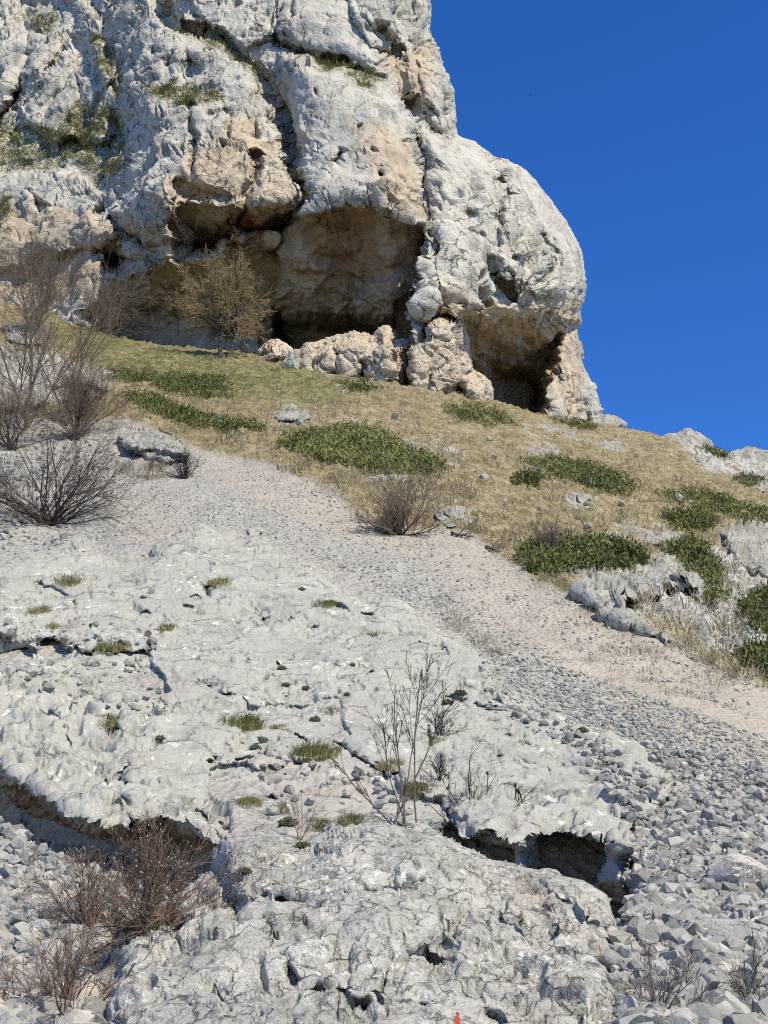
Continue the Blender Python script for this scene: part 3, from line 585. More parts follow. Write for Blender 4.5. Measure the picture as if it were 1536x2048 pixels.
# ---- outcrops on the slope
SLIT = [(1222, 1209), (1250, 1203), (1300, 1191), (1350, 1182), (1392, 1174)]
def slit(wx, wy, X, Y):
    t = wy - interp(wx, SLIT); sp = sstep(1215, 1245, wx) * sstep(1400, 1375, wx)
    return 3.2 * sstep(-1, 4, t) * sstep(26, 12, t) * sp - .9 * sstep(-40, -4, t) * sstep(4, -1, t) * sp
relief_rock('rock_outcrop', [(1118, 1162), (1190, 1142), (1260, 1133), (1340, 1130), (1402, 1142), (1425, 1200), (1412, 1286), (1330, 1294), (1250, 1262), (1190, 1228), (1140, 1190)], .06, 40, 'grey outcrop split by a dark slanting slit, below the wide juniper', 'rock outcrop', amp=1.0, sc_=1.5, feat=slit, step=2.3)
relief_rock('rock_outcrop', [(1175, 1078), (1230, 1056), (1310, 1050), (1375, 1062), (1370, 1086), (1290, 1092), (1210, 1092)], .035, 10, 'flat pale outcrop just above the wide juniper mat', 'rock outcrop', amp=.8, sc_=1.3)
relief_rock('rock_outcrop', [(1440, 1060), (1500, 1040), (1640, 1045), (1640, 1165), (1536, 1160), (1480, 1140), (1450, 1100)], .05, 16, 'grey blocky outcrop at the right edge beside the sprawling juniper', 'rock outcrop', amp=.85, sc_=1.7)
relief_rock('rock_outcrop', [(1430, 1200), (1480, 1170), (1640, 1170), (1640, 1310), (1530, 1320), (1450, 1300), (1420, 1260)], .045, 16, 'weathered ribbed outcrop at the right edge above the dark juniper bush', 'rock outcrop', amp=.8, sc_=1.5)
relief_rock('rock_outcrop', [(-120, 700), (0, 690), (120, 705), (200, 742), (226, 772), (210, 806), (150, 812), (60, 820), (-120, 830)], .06, 20, 'grey ledge with a dark underside behind the bare saplings at left', 'rock outcrop', amp=1.2, sc_=1.6, feat=lambda wx, wy, X, Y: 1.6 * sstep(0, 14, wy - interp(wx, [(-100, 790), (90, 772), (140, 762), (215, 768), (230, 800)])) * sstep(60, 130, wx))
relief_rock('rock_outcrop', [(235, 866), (290, 858), (350, 876), (382, 905), (372, 926), (330, 930), (280, 915), (245, 890)], .045, 13, 'rounded grey rock with a dark hollow under it beside the small bush', 'rock outcrop', amp=1.1, sc_=1.0, feat=lambda wx, wy, X, Y: .9 * sstep(0, 10, wy - interp(wx, [(230, 900), (300, 892), (340, 900), (385, 918)])))
relief_rock('rock_outcrop', [(20, 652), (60, 640), (92, 660), (86, 690), (40, 694), (15, 680)], .03, 10, 'small pale rock in the grass high at the left edge', 'rock outcrop', amp=1, sc_=1.2)
for pts, k, lb in [([(548, 832), (580, 816), (612, 822), (622, 838), (590, 846), (556, 846)], .022, 'rounded grey rock in the grass between two juniper mats'),
                   ([(640, 764), (668, 760), (712, 776), (722, 788), (694, 788), (655, 776)], .016, 'flat pale rock in the grass below the tan base blocks'),
                   ([(722, 950), (756, 942), (800, 946), (822, 956), (790, 966), (738, 966)], .02, 'long grey rock under the lower edge of the largest juniper mat'),
                   ([(1148, 994), (1176, 986), (1200, 992), (1196, 1002), (1156, 1002)], .016, 'small grey rock alone in the straw grass below the long juniper'),
                   ([(980, 962), (1000, 958), (1014, 962), (1004, 967), (984, 967)], .012, 'pale sliver of rock in straw grass near the slope centre'),
                   ([(1070, 900), (1092, 896), (1100, 902), (1080, 906)], .012, 'tiny white rock above the long juniper mat'),
                   ([(1196, 852), (1218, 846), (1234, 852), (1228, 862), (1200, 860)], .02, 'white rock on the skyline at the foot of the cliff'),
                   ([(1200, 882), (1230, 878), (1250, 888), (1236, 896), (1210, 892)], .012, 'flat dark-edged rock in grass just below the skyline'),
                   ([(1340, 884), (1372, 876), (1410, 890), (1400, 902), (1360, 900)], .010, 'white crest rock on the skyline right of the cliff'),
                   ([(1470, 918), (1500, 910), (1560, 926), (1550, 950), (1500, 946)], .011, 'pale jagged crest rock at the right end of the skyline'),
                   ([(1500, 965), (1560, 950), (1600, 980), (1520, 984)], .02, 'flat grey rock below the crest at the right edge'),
                   ([(680, 826), (706, 820), (722, 830), (700, 838)], .012, 'low grey rock right of the rounded rock in the grass'),
                   ([(820, 886), (880, 884), (912, 898), (880, 910), (840, 904)], .008, 'bare stony patch at the tip of the largest juniper mat'),
                   ([(880, 936), (920, 918), (956, 916), (940, 932), (900, 940)], .008, 'thin bare rock strip right of the largest juniper mat'),
                   ([(885, 1040 - 16), (920, 1012), (950, 1020), (930, 1032), (900, 1036)], .012, 'small flat rock beside the purplish bush'),
                   ([(1060, 850), (1120, 846), (1180, 876), (1170, 886), (1110, 868)], .008, 'pale stony streak in the grass below the right cave')]:
    relief_rock('slope_rock', pts, k, 8, lb, 'rock', step=2.0, amp=.9, sc_=.9, warp=11)
# ---- tan blocks at the foot of the cliff
def Ybase(px, py): return np.interp(px, bpts[:, 0], bpts[:, 2]) - 1.2 + 0 * py
for pts, k, lb in [([(526, 712), (545, 696), (566, 700), (570, 716), (545, 730), (530, 730)], .03, 'small rounded tan block at the left end of the row under the cave'),
                   ([(590, 722), (618, 704), (662, 692), (676, 702), (682, 745), (640, 770), (606, 750)], .05, 'low tan block in front of the big cave'),
                   ([(660, 694), (690, 682), (726, 680), (734, 705), (728, 760), (670, 770)], .05, 'square tan block in the middle of the row under the cave'),
                   ([(714, 712), (735, 690), (758, 682), (770, 664), (784, 692), (792, 740), (780, 790), (730, 780)], .05, 'pointed tan block at the right of the big cave'),
                   ([(786, 700), (806, 694), (812, 730), (806, 775), (786, 770)], .03, 'narrow grey block wedged in the gap beside the pillar'),
                   ([(816, 700), (850, 672), (850, 650), (880, 640), (916, 646), (922, 690), (930, 740), (915, 800), (850, 800), (815, 780)], .06, 'tall tan pillar between the two caves'),
                   ([(855, 745), (880, 726), (912, 730), (916, 780), (880, 800), (855, 790)], .075, 'squat tan block at the foot of the pillar'),
                   ([(915, 740), (945, 756), (966, 768), (974, 800), (960, 830), (915, 810)], .06, 'sloping tan block at the mouth of the right cave')]:
    relief_rock('base_block', pts, k, 16, lb, 'rock', mat=M_base, step=2.0, amp=1.0, sc_=1.9, warp=14, fb=.04, Yfun=Ybase)

bpy.context.view_layer.update()
DG = bpy.context.evaluated_depsgraph_get(); CO = Vector((0, 0, CAMZ))
def hit(px, py):
    X = px - 768.0; V = 1024.0 - py
    d = Vector((X, FPX * cP - V * sP, FPX * sP + V * cP)).normalized()
    ok, loc, no, idx, ob, mx = sc.ray_cast(DG, CO, d)
    return (loc, no, ob.name.split('.')[0]) if ok else (None, None, None)
def inpoly(x, y, poly):
    ins = False
    for (ax, ay), (bx, by) in zip(poly, poly[1:] + poly[:1]):
        if (ay > y) != (by > y) and x < (bx - ax) * (y - ay) / (by - ay) + ax: ins = not ins
    return ins
def px_m(loc): return loc.length / FPX * 1.0          # metres per photo pixel there

# ================================================================== STONES
def ico(sub):
    import bmesh
    bm = bmesh.new(); bmesh.ops.create_icosphere(bm, subdivisions=sub, radius=1)
    V = np.array([v.co[:] for v in bm.verts], F); Fc = np.array([[v.index for v in f.verts] for f in bm.faces], np.int32); bm.free(); return V, Fc
I1, I2, I3 = ico(1), ico(2), ico(3)
def stone_shape(base, seed, planes=9):
    r = np.random.default_rng(seed); V = base[0].copy()
    V *= np.array([1, r.uniform(.65, .95), r.uniform(.45, .75)], F)
    for _ in range(planes):
        n = r.normal(size=3); n /= np.linalg.norm(n); n *= np.array([1, 1, 1.0]); dd = r.uniform(.30, .62)
        t = V @ n.astype(F) - dd; V = V - np.clip(t, 0, None)[:, None] * n.astype(F)
    V += (r.normal(size=V.shape) * (.02 if len(V) < 400 else .002)).astype(F)
    return V / np.abs(V).max()
I4 = ico(4)
def rough_stone(seed):
    v = stone_shape(I4, seed, 13); b_, e_ = block(v * 1.6 + seed, .3)
    return v * (1 + .05 * b_ + .05 * fbm(v * 2.5 + seed, 4, .5))[:, None]
SH_big = [rough_stone(s_) for s_ in range(18)]; SH_mid = [stone_shape(I2, 50 + s_, 9) for s_ in range(16)]; SH_small = [stone_shape(I1, 90 + s_, 5) for s_ in range(16)]
big_me = [np_mesh('stone_%d' % i, v, I4[1], False) for i, v in enumerate(SH_big)]
for m_ in big_me: m_.materials.append(M_stone)
def rot(r):
    ax = Vector((r.gauss(0, .35), r.gauss(0, .35), 1)).normalized()
    return Matrix.Rotation(r.uniform(0, 6.28), 3, ax) @ Matrix.Rotation(r.gauss(0, .35), 3, 'X')
RS = random.Random(5)
cand = []
def scatter(poly, n, smin, smax, pw, allow, sink=.25):
    xs_ = [p[0] for p in poly]; ys_ = [p[1] for p in poly]; k = 0
    while k < n:
        x_, y_ = RS.uniform(min(xs_), max(xs_)), RS.uniform(min(ys_), max(ys_))
        if not inpoly(x_, y_, poly): continue
        k += 1
        loc, no, nm = hit(x_, y_)
        if nm not in allow: continue
        size = smin + (smax - smin) * RS.random() ** pw
        cand.append((size / max(loc.length, 1), size, loc, no, x_, y_, sink))
LR = [(1000, 1450), (1330, 1560), (1270, 1650), (1270, 1760), (1215, 1860), (1250, 1960), (1270, 2080), (1600, 2080), (1600, 1560), (1300, 1480), (1150, 1430)]
scatter(LR, 8000, .013, .07, 3.2, ('hillside',))
scatter([(1230, 1640), (1600, 1560), (1600, 2100), (1260, 2100), (1210, 1870), (1260, 1780)], 5600, .016, .10, 4.6, ('hillside', 'boulder'))
scatter([(980, 1300), (1150, 1340), (1600, 1500), (1600, 1640), (1330, 1570), (1180, 1470), (1010, 1400)], 5000, .013, .05, 2.5, ('hillside',))
scatter([(-20, 1640), (100, 1690), (300, 1730), (440, 1760), (250, 1850), (200, 2080), (-20, 2080)], 4400, .016, .10, 4.2, ('hillside',))
scatter([(100, 1090), (230, 960), (420, 910), (560, 960), (860, 1080), (1000, 1230), (1150, 1330), (1000, 1330), (880, 1240), (700, 1150), (560, 1080), (400, 1050), (320, 1090)], 4800, .011, .045, 2.6, ('hillside',))
scatter([(-20, 860), (210, 850), (260, 960), (120, 1100), (-20, 1120)], 1100, .025, .12, 2.6, ('hillside',))
scatter([(430, 900), (860, 1045), (1060, 1150), (1500, 1360), (1500, 1440), (1100, 1280), (900, 1120), (600, 1010)], 1200, .014, .05, 2.6, ('hillside',))
scatter([(0, 1240), (330, 1250), (340, 1440), (180, 1420), (0, 1330)], 160, .035, .11, 2.6, ('rock_slab',))
scatter([(430, 1480), (700, 1490), (900, 1630), (880, 1680), (440, 1690)], 130, .03, .085, 2.6, ('rock_slab',))
scatter([(950, 1290), (1090, 1420), (1330, 1560), (1260, 1640), (1150, 1500), (980, 1420)], 420, .025, .08, 3, ('rock_slab',))
scatter([(560, 760), (1536, 960), (1536, 1050), (1000, 1060), (560, 900)], 60, .06, .2, 2.4, ('hillside',))
cand.sort(key=lambda c: -c[0])
bySize = cand
def zone_lab(x_, y_, size):
    kind = 'big angular' if size > .13 else 'middle-sized angular' if size > .095 else 'smaller angular'
    if y_ < 1560 and x_ < 1000: return kind + ' loose grey stone lying on the tilted slab', 'stones on the slab'
    if x_ < 560:
        wh = 'under the dark ledge at the left edge' if y_ < 1800 else 'in the rubble below the red-brown bush' if y_ < 1930 else 'in the rubble at the bottom left corner'
        return kind + ' grey stone ' + wh, 'rubble stones bottom left'
    if x_ < 1000: return kind + ' grey stone in the gap above the huge boulder', 'stones above the boulder'
    if y_ < 1600: wh = 'in the scree beside the right rim of the slab'
    elif y_ < 1740: wh = 'in the scree level with the dark hollow' if x_ < 1400 else 'in the scree above the largest pale boulder, by the right edge'
    elif y_ < 1880: wh = 'in the scree just right of the dark hollow' if x_ < 1400 else 'in the scree around the largest pale boulder'
    elif x_ < 1400: wh = 'in the coarse scree along the right flank of the huge boulder'
    else: wh = 'in the coarse scree around the white block, bottom right corner'
    return kind + ' grey stone ' + wh, 'coarse scree stones'
for i, (_, size, loc, no, x_, y_, sink) in enumerate(cand[:292]):
    o = bpy.data.objects.new('scree_stone', big_me[i % len(big_me)]); COL.objects.link(o)
    o.matrix_world = Matrix.Translation(loc + no * (size * .3 + .015)) @ (rot(RS).to_4x4()) @ Matrix.Diagonal((size, size * RS.uniform(.8, 1.1), size * RS.uniform(.8, 1.1), 1))
    lb, gp = zone_lab(x_, y_, size); tag(o, lb, 'stone', gp)
VV, FF, RR = [], [], []; nv = 0
for i, (ang, size, loc, no, x_, y_, sink) in enumerate(cand[292:]):
    sh, fc = (SH_mid[i % 16], I2[1]) if ang > .011 else (SH_small[i % 16], I1[1])
    M = np.array(rot(RS), F); v = (sh * size) @ M.T + np.array(loc + no * (size * (.25 if ang > .0035 else .05) + (.02 * RS.random() if ang > .0035 else 0)), F)
    VV.append(v); FF.append(fc + nv); nv += len(v); RR.append(np.full(len(v), RS.random(), F))
link('scree', np_mesh('scree', np.concatenate(VV), np.concatenate(FF), False, dict(rnd=np.concatenate(RR))), M_stones, label='loose grey scree stones covering the slope', kind='stuff')
# stones one can single out
def big_stone(px, py, wpx, seed, label, cat='boulder', mat=None, flat=.7, sink=.2, name='boulder'):
    loc, no, nm = hit(px, py)
    if loc is None: return
    R = wpx / 2 * px_m(loc)
    v = stone_shape(I4, seed, 16); v = v / (np.abs(v[:, :2]).max() + 1e-6); R *= 1.12; v = v * np.array([1, .85, flat], F)
    c_ = cells(v * 2.2 + seed); v = v * (1 + .10 * c_[0] + .05 * fbm(v * 5 + seed, 4, .6))[:, None]
    me = np_mesh(name, v * R, I4[1], False, dict(tan=np.zeros(len(v)), rust=np.zeros(len(v)), shade_brown=np.zeros(len(v)), moss=np.zeros(len(v))))
    o = link(name, me, mat or M_boulder, label=label, cat=cat); o.location = loc + Vector((0, .2 * R, R * (flat * .55 - sink))); o.rotation_euler = (RS.uniform(-.2, .2), RS.uniform(-.2, .2), RS.uniform(0, 6))
    return o
M_white = rock_mat('fresh_white_stone', 6, (.66, .65, .62), (.56, .55, .53), (.74, .73, .72), (.40, .39, .37), tan=(.6, .5, .42), bumpd=.01, wamt=.5, damt=.3)
M_beige = rock_mat('beige_stone', 5, (.60, .55, .49), (.50, .46, .42), (.68, .66, .62), (.34, .32, .3), tan=(.6, .5, .42), bumpd=.01, wamt=.5, damt=.35)
big_stone(1490, 1775, 150, 3, 'largest pale rounded boulder in the scree at the right edge', mat=M_beige, flat=.7)
big_stone(1446, 1795, 66, 5, 'small cream stone perched below the largest pale boulder', 'stone', M_beige, name='stone')
big_stone(1478, 2000, 54, 8, 'bright white broken block near the bottom right corner', 'stone', M_white, name='stone', flat=.9)
big_stone(1296, 1850, 110, 9, 'rounded grey boulder beside the dark hollow at the right end of the slab')
big_stone(1270, 1880, 80, 12, 'grey boulder wedged against the right flank of the huge boulder')
big_stone(1310, 1930, 110, 15, 'broad grey boulder in the scree right of the huge boulder')
big_stone(1430, 1880, 150, 17, 'wide flat grey slab of stone in the coarse scree', flat=.5)
big_stone(1390, 1905, 54, 19, 'pale slim stone lying across the coarse scree', 'stone', M_beige, name='stone', flat=.4)
big_stone(1500, 1920, 90, 21, 'dark grey boulder at the right edge above the white block')
big_stone(1100, 1705, 46, 23, 'small tan stone stuck in the hollow below the slab', 'stone', M_beige, name='stone')
big_stone(585, 735, 52, 27, 'dark-sided grey block standing alone before the big cave', 'block', M_outcrop, name='block', flat=1.0)
big_stone(110, 1840, 90, 31, 'grey block in the rubble under the red-brown bush', )
big_stone(85, 1790, 70, 33, 'pinkish stone in the rubble at the bottom left', 'stone', M_beige, name='stone')
big_stone(40, 1660, 60, 35, 'pale stone at the left edge under the dark ledge', 'stone', name='stone')
big_stone(310, 1818, 100, 37, 'long pale stone leaning on the left shoulder of the huge boulder', 'stone', M_beige, name='stone', flat=.45)
big_stone(1010, 1420, 60, 39, 'flat grey flake lying at the slab edge by the scree', 'stone', name='stone', flat=.3)

# ================================================================== GRASS
def blades(pts, per, hmin, hmax, spread, width, seed, droop=.5, r0=0, r1=1):
    """pts: list of (loc, normal, scale, tone) -> arrays"""
    r = np.random.default_rng(seed); n = len(pts)
    L_ = np.array([p[0][:] for p in pts], F); S_ = np.array([p[2] for p in pts], F); T_ = np.array([p[3] for p in pts], F)
    L_ = np.repeat(L_, per, 0); S_ = np.repeat(S_, per); T_ = np.repeat(T_, per); m = n * per
    th = r.uniform(0, 6.283, m); rad = np.sqrt(r.random(m)); dx, dy = np.cos(th), np.sin(th)
    h = r.uniform(hmin, hmax, m) * S_; sp = spread * S_
    b = L_ + np.stack([dx * rad * sp * .5, dy * rad * sp * .5, -.02 * S_ + 0 * dx], 1)
    lean = r.uniform(.3, 1, m) * droop
    mid = b + np.stack([dx * h * lean * .35, dy * h * lean * .35, h * .62], 1)
    tip = b + np.stack([dx * h * lean * 1.0 + r.normal(0, .1, m) * h, dy * h * lean * 1.0 - .15 * h, h * (1 - .45 * lean)], 1)
    wv = np.stack([-dy, dx, 0 * dx], 1) * (width * S_)[:, None]
    V = np.stack([b - wv, b + wv, mid + wv * .7, mid - wv * .7, tip], 1).reshape(-1, 3)
    i = np.arange(m)[:, None] * 5; Fq = np.concatenate([i + [0, 1, 2], i + [0, 2, 3], i + [3, 2, 4]]).astype(np.int32)
    tone = np.clip(T_ + r.normal(0, .18, m), r0, r1)
    return V, Fq, np.repeat(tone, 5)
RG = random.Random(21)
def gpts(poly, n, smin, smax, allow=('hillside',), tone=(.4, .9), green=None):
    xs_ = [p[0] for p in poly]; ys_ = [p[1] for p in poly]; raw = []
    for _ in range(n):
        x_, y_ = RG.uniform(min(xs_), max(xs_)), RG.uniform(min(ys_), max(ys_))
        if not inpoly(x_, y_, poly): continue
        loc, no, nm = hit(x_, y_)
        if nm in allow: raw.append((loc, no, x_, y_))
    if not raw: return []
    L_ = np.array([r_[0][:] for r_ in raw], F); PN = perlin(L_ * .35); PQ = perlin(L_ * 1.1 + 7); res = []
    for (loc, no, x_, y_), pn, p2 in zip(raw, PN.tolist(), PQ.tolist()):
        if p2 < -.12 and RG.random() < .7: continue
        t = RG.uniform(*tone) * (1 + .5 * pn) - .15 * max(0, -pn)
        if green and inpoly(x_ + RG.gauss(0, 25), y_ + RG.gauss(0, 15), green): t *= .42
        res.append((loc, no, RG.uniform(smin, smax) * (1 + .9 * max(0, p2)) * (1.5 if RG.random() < .08 else 1), t))
    return res
SLOPE = [(-20, 590), (300, 690), (780, 750), (1200, 855), (1536, 925), (1560, 925), (1560, 1370), (1470, 1350), (1300, 1270), (1200, 1225), (1060, 1145), (960, 1072), (870, 1036), (700, 1005), (520, 925), (400, 890), (215, 835), (-20, 830)]
pts = gpts(SLOPE, 22000, .7, 1.5, tone=(.35, 1.0), green=GREEN)
V, Fc, T = blades(pts, 10, .05, .14, .40, .007, 1, 1.4)
link('dry_grass', np_mesh('dry_grass', V, Fc, False, dict(rnd=T)), M_strawblade, label='straw coloured dry grass covering the slope below the cliff', kind='stuff')
pts = gpts([(850, 1190), (900, 1210), (1010, 1310), (980, 1320), (900, 1260)], 160, .8, 1.4, tone=(.7, 1)) + gpts([(1040, 1150), (1130, 1180), (1300, 1270), (1536, 1370), (1536, 1450), (1300, 1370), (1180, 1280)], 420, .6, 1.3, tone=(.7, 1)) + gpts([(230, 930), (330, 925), (340, 965), (250, 960)], 160, .8, 1.5, tone=(.7, 1)) + gpts([(1100, 1250), (1450, 1400), (1400, 1440), (1150, 1330)], 120, .6, 1.1, tone=(.7, 1)) + gpts([(1420, 1170), (1536, 1150), (1536, 1330), (1300, 1290), (1420, 1230)], 160, .3, .55, ('hillside', 'rock_outcrop'), tone=(.1, .6)) + gpts([(0, 640), (230, 700), (240, 860), (0, 860)], 300, .8, 1.4, tone=(.6, 1))
V, Fc, T = blades(pts, 30, .04, .12, .36, .0038, 2, 1.5)
link('scree_grass', np_mesh('scree_grass', V, Fc, False, dict(rnd=T)), M_strawblade, label='sparse tan grass growing along the scree edge', kind='stuff')
# grass on the cliff ledges
mp = MOSS[:, :530]; ii = np.argwhere(mp > .55); sel = ii[np.random.default_rng(3).choice(len(ii), 5200)]
pts = [(Vector(cliffG[a, b]), None, RG.uniform(.7, 1.4), RG.uniform(.05, .75)) for a, b in sel if perlin(cliffG[a, b][None] * .9)[0] > .12]
V, Fc, T = blades(pts, 12, .12, .34, .55, .014, 5, 1.3)
link('ledge_grass', np_mesh('ledge_grass', V, Fc, False, dict(rnd=T)), M_tuft, label='olive grass growing on ledges high on the cliff', kind='stuff')

# ---- single tufts on the slab and boulder
def tuft(px, py, wpx, label, tone=(.2, .9), mat=None, seed=0, name='grass_tuft', cat='grass tuft', h=1.0):
    loc, no, nm = hit(px, py)
    if loc is None: return
    R = wpx / 2 * px_m(loc); r = random.Random(seed + int(px)); pts = []
    for _ in range(max(8, int(wpx * .7))):
        t = r.uniform(0, 6.28); q = R * math.sqrt(r.random()) * .8
        pts.append((Vector((math.cos(t) * q, math.sin(t) * q * 1.3, math.sin(t) * q * .55 - .01)), None, 1, r.uniform(*tone)))
    V, Fc, T = blades(pts, 16, R * .35 * h, R * .85 * h, R * .5, max(R * .012, .0022), seed + int(py), .9)
    o = link(name, np_mesh(name, V, Fc, False, dict(rnd=T)), mat or M_tuft, label=label, cat=cat); o.location = loc
def cushion(px, py, wpx, label, tone=(.1, .7), seed=0):
    loc, no, nm = hit(px, py)
    if loc is None: return
    R = wpx / 2 * px_m(loc); r = np.random.default_rng(seed + int(px)); n = int(max(160, wpx * 16))
    dv = r.normal(size=(n, 3)); dv[:, 2] = np.abs(dv[:, 2]); dv /= np.linalg.norm(dv, axis=1)[:, None]
    lob = 1 + .3 * perlin((dv * 2.2 + px).astype(F)); p = dv * (R * lob * r.uniform(.75, 1.05, n))[:, None] * np.array([1, 1.1, .7])
    u = np.cross(dv, r.normal(size=(n, 3))); u /= np.linalg.norm(u, axis=1)[:, None]; v = np.cross(dv, u)
    s_ = R * r.uniform(.07, .16, n)[:, None]
    V = np.stack([p - u * s_, p + u * s_, p + dv * s_ * 1.6 + v * s_], 1).reshape(-1, 3)
    core = stone_shape(I2, 7, 5) * R * .8 * np.array([1, 1.1, .6])
    Fc = np.concatenate([np.arange(n * 3).reshape(-1, 3), I2[1] + n * 3]).astype(np.int32)
    T = np.concatenate([np.repeat(r.uniform(tone[0], tone[1], n), 3), np.full(len(core), tone[0])])
    o = link('cushion_plant', np_mesh('cushion_plant', np.concatenate([V, core]), Fc, False, dict(rnd=T)), M_cushion, label=label, cat='cushion plant'); o.location = loc
T_ = [(140, 1165, 46, 'green grass tuft high on the left part of the slab', (.1, .8)), (80, 1222, 36, 'yellowish grass tuft on the slab near the left edge', (.4, 1)), (104, 1252, 26, 'small straw tuft just below the yellowish one', (.5, 1)),
      (484, 1450, 66, 'large green grass tuft in the middle of the slab', (.0, .7)), (556, 1458, 34, 'small yellow tuft right of the large green one', (.3, .9)), (632, 1508, 70, 'wide grass tuft in the slab crack left of the bare sapling', (.15, .9)),
      (660, 1424, 38, 'round tuft on the slab above the wide crack tuft', (.1, .7)), (780, 1530, 44, 'yellow grass in the crack behind the bare sapling', (.4, .9)), (838, 1580, 56, 'thick tuft in the crack just right of the sapling stems', (.1, .8)),
      (862, 1480, 42, 'tuft beside the dark twiggy plant on the slab', (.1, .8)), (495, 1605, 44, 'brown tuft on the broken lower part of the slab', (.4, .9)), (560, 1620, 40, 'sparse tuft between cracks above the huge boulder', (.3, .8)),
      (640, 1650, 46, 'dark tuft in the gap behind the huge boulder crest', (.1, .5)), (704, 1640, 50, 'low yellow-green tuft behind the crest of the huge boulder', (.2, .9)), (218, 1442, 44, 'brownish tuft among stones on the left of the slab', (.3, .7)),
      (440, 1166, 40, 'flat dry tuft near the top of the slab', (.4, .9)), (335, 1256, 34, 'dull tuft in the crack near the dark hole', (.2, .6)), (650, 1210, 36, 'tuft by the long crack on the upper slab', (.2, .7)), (745, 1270, 34, 'dark tuft hanging in a slanting crack of the slab', (.0, .4)),
      (225, 1296, 50, 'brown grass in the stony hollow at the left of the slab', (.3, .6)), (200, 1925, 60, 'grass tuft at the left foot of the huge boulder', (.1, .7)), (1205, 1528, 30, 'greyish tuft low on the right part of the slab', (.1, .6)), (1050, 1486, 24, 'short tuft in the slit on the right of the slab', (.1, .6)),
      (990, 1440, 26, 'pale tuft at the slab edge near the scree', (.3, .8)), (1235, 1960, 40, 'pale dry tuft against the right flank of the huge boulder', (.5, 1))]
for i, (x_, y_, w_, lb, tn) in enumerate(T_): tuft(x_, y_, w_ * 1.35, lb, tn, seed=i * 7, h=.8)
for i, (x_, y_, w_, lb) in enumerate([(510, 1498, 22, 'grey-green cushion below the large green tuft'), (630, 1442, 22, 'round dark cushion left of the round tuft'), (564, 1340, 20, 'upper dark cushion in the vertical crack of the slab'), (572, 1372, 18, 'lower dark cushion in the vertical crack of the slab'), (612, 1378, 16, 'small dark cushion right of the vertical crack'), (694, 1390, 14, 'tiny cushion on the slab above the sapling'),
      (920, 1390, 24, 'grey cushion among stones on the right edge of the slab'), (895, 1408, 22, 'twin cushion left of the grey one at the slab edge'), (605, 1695, 28, 'pale green cushion on the crest of the huge boulder'), (490, 1746, 26, 'yellow-green cushion on the upper left of the huge boulder'), (286, 1196, 12, 'small dark cushion beside the hole on the upper slab'), (604, 1180, 14, 'round cushion on the upper slab'), (320, 1480, 22, 'dark green cushion on the left slab below loose stones'), (1165, 1464, 22, 'dark cushion at the upper right rim of the slab'), (1000, 1512, 12, 'tiny dark cushion on the right part of the slab'), (705, 1330, 12, 'tiny dark cushion right of the slab centre'), (300, 1380, 12, 'tiny cushion on the smooth left slab'), (575, 1650, 34, 'olive cushion in the gap above the huge boulder'), (880, 1600, 26, 'grey-green cushion in the lower end of the slab crack')]):
    cushion(x_, y_, w_, lb, seed=i)
def moss_mat(poly, n, label, hh=.05, name='moss_patch', mat=None, allow=('hillside', 'boulder', 'rock_slab'), cat='moss'):
    xs_ = [p[0] for p in poly]; ys_ = [p[1] for p in poly]; pts = []
    for _ in range(n):
        x_, y_ = RG.uniform(min(xs_), max(xs_)), RG.uniform(min(ys_), max(ys_))
        if not inpoly(x_, y_, poly): continue
        loc, no, nm = hit(x_, y_)
        if nm in allow: pts.append((loc, no, RG.uniform(.6, 1.2), RG.uniform(.05, .6)))
    V, Fc, T = blades(pts, 6, hh * .5, hh, hh * 1.2, hh * .10, n, .9)
    c = V.mean(0); o = link(name, np_mesh(name, V - c, Fc, False, dict(rnd=T)), mat or M_tuft, label=label, cat=cat); o.location = c
moss_mat([(240, 1850), (290, 1825), (350, 1806), (355, 1825), (320, 1858), (260, 1868)], 900, 'green moss carpet on the left shoulder of the huge boulder')
moss_mat([(0, 1915), (40, 1900), (110, 1940), (125, 1965), (60, 1965), (0, 1950)], 900, 'yellow-green moss patch at the bottom left corner', .07)

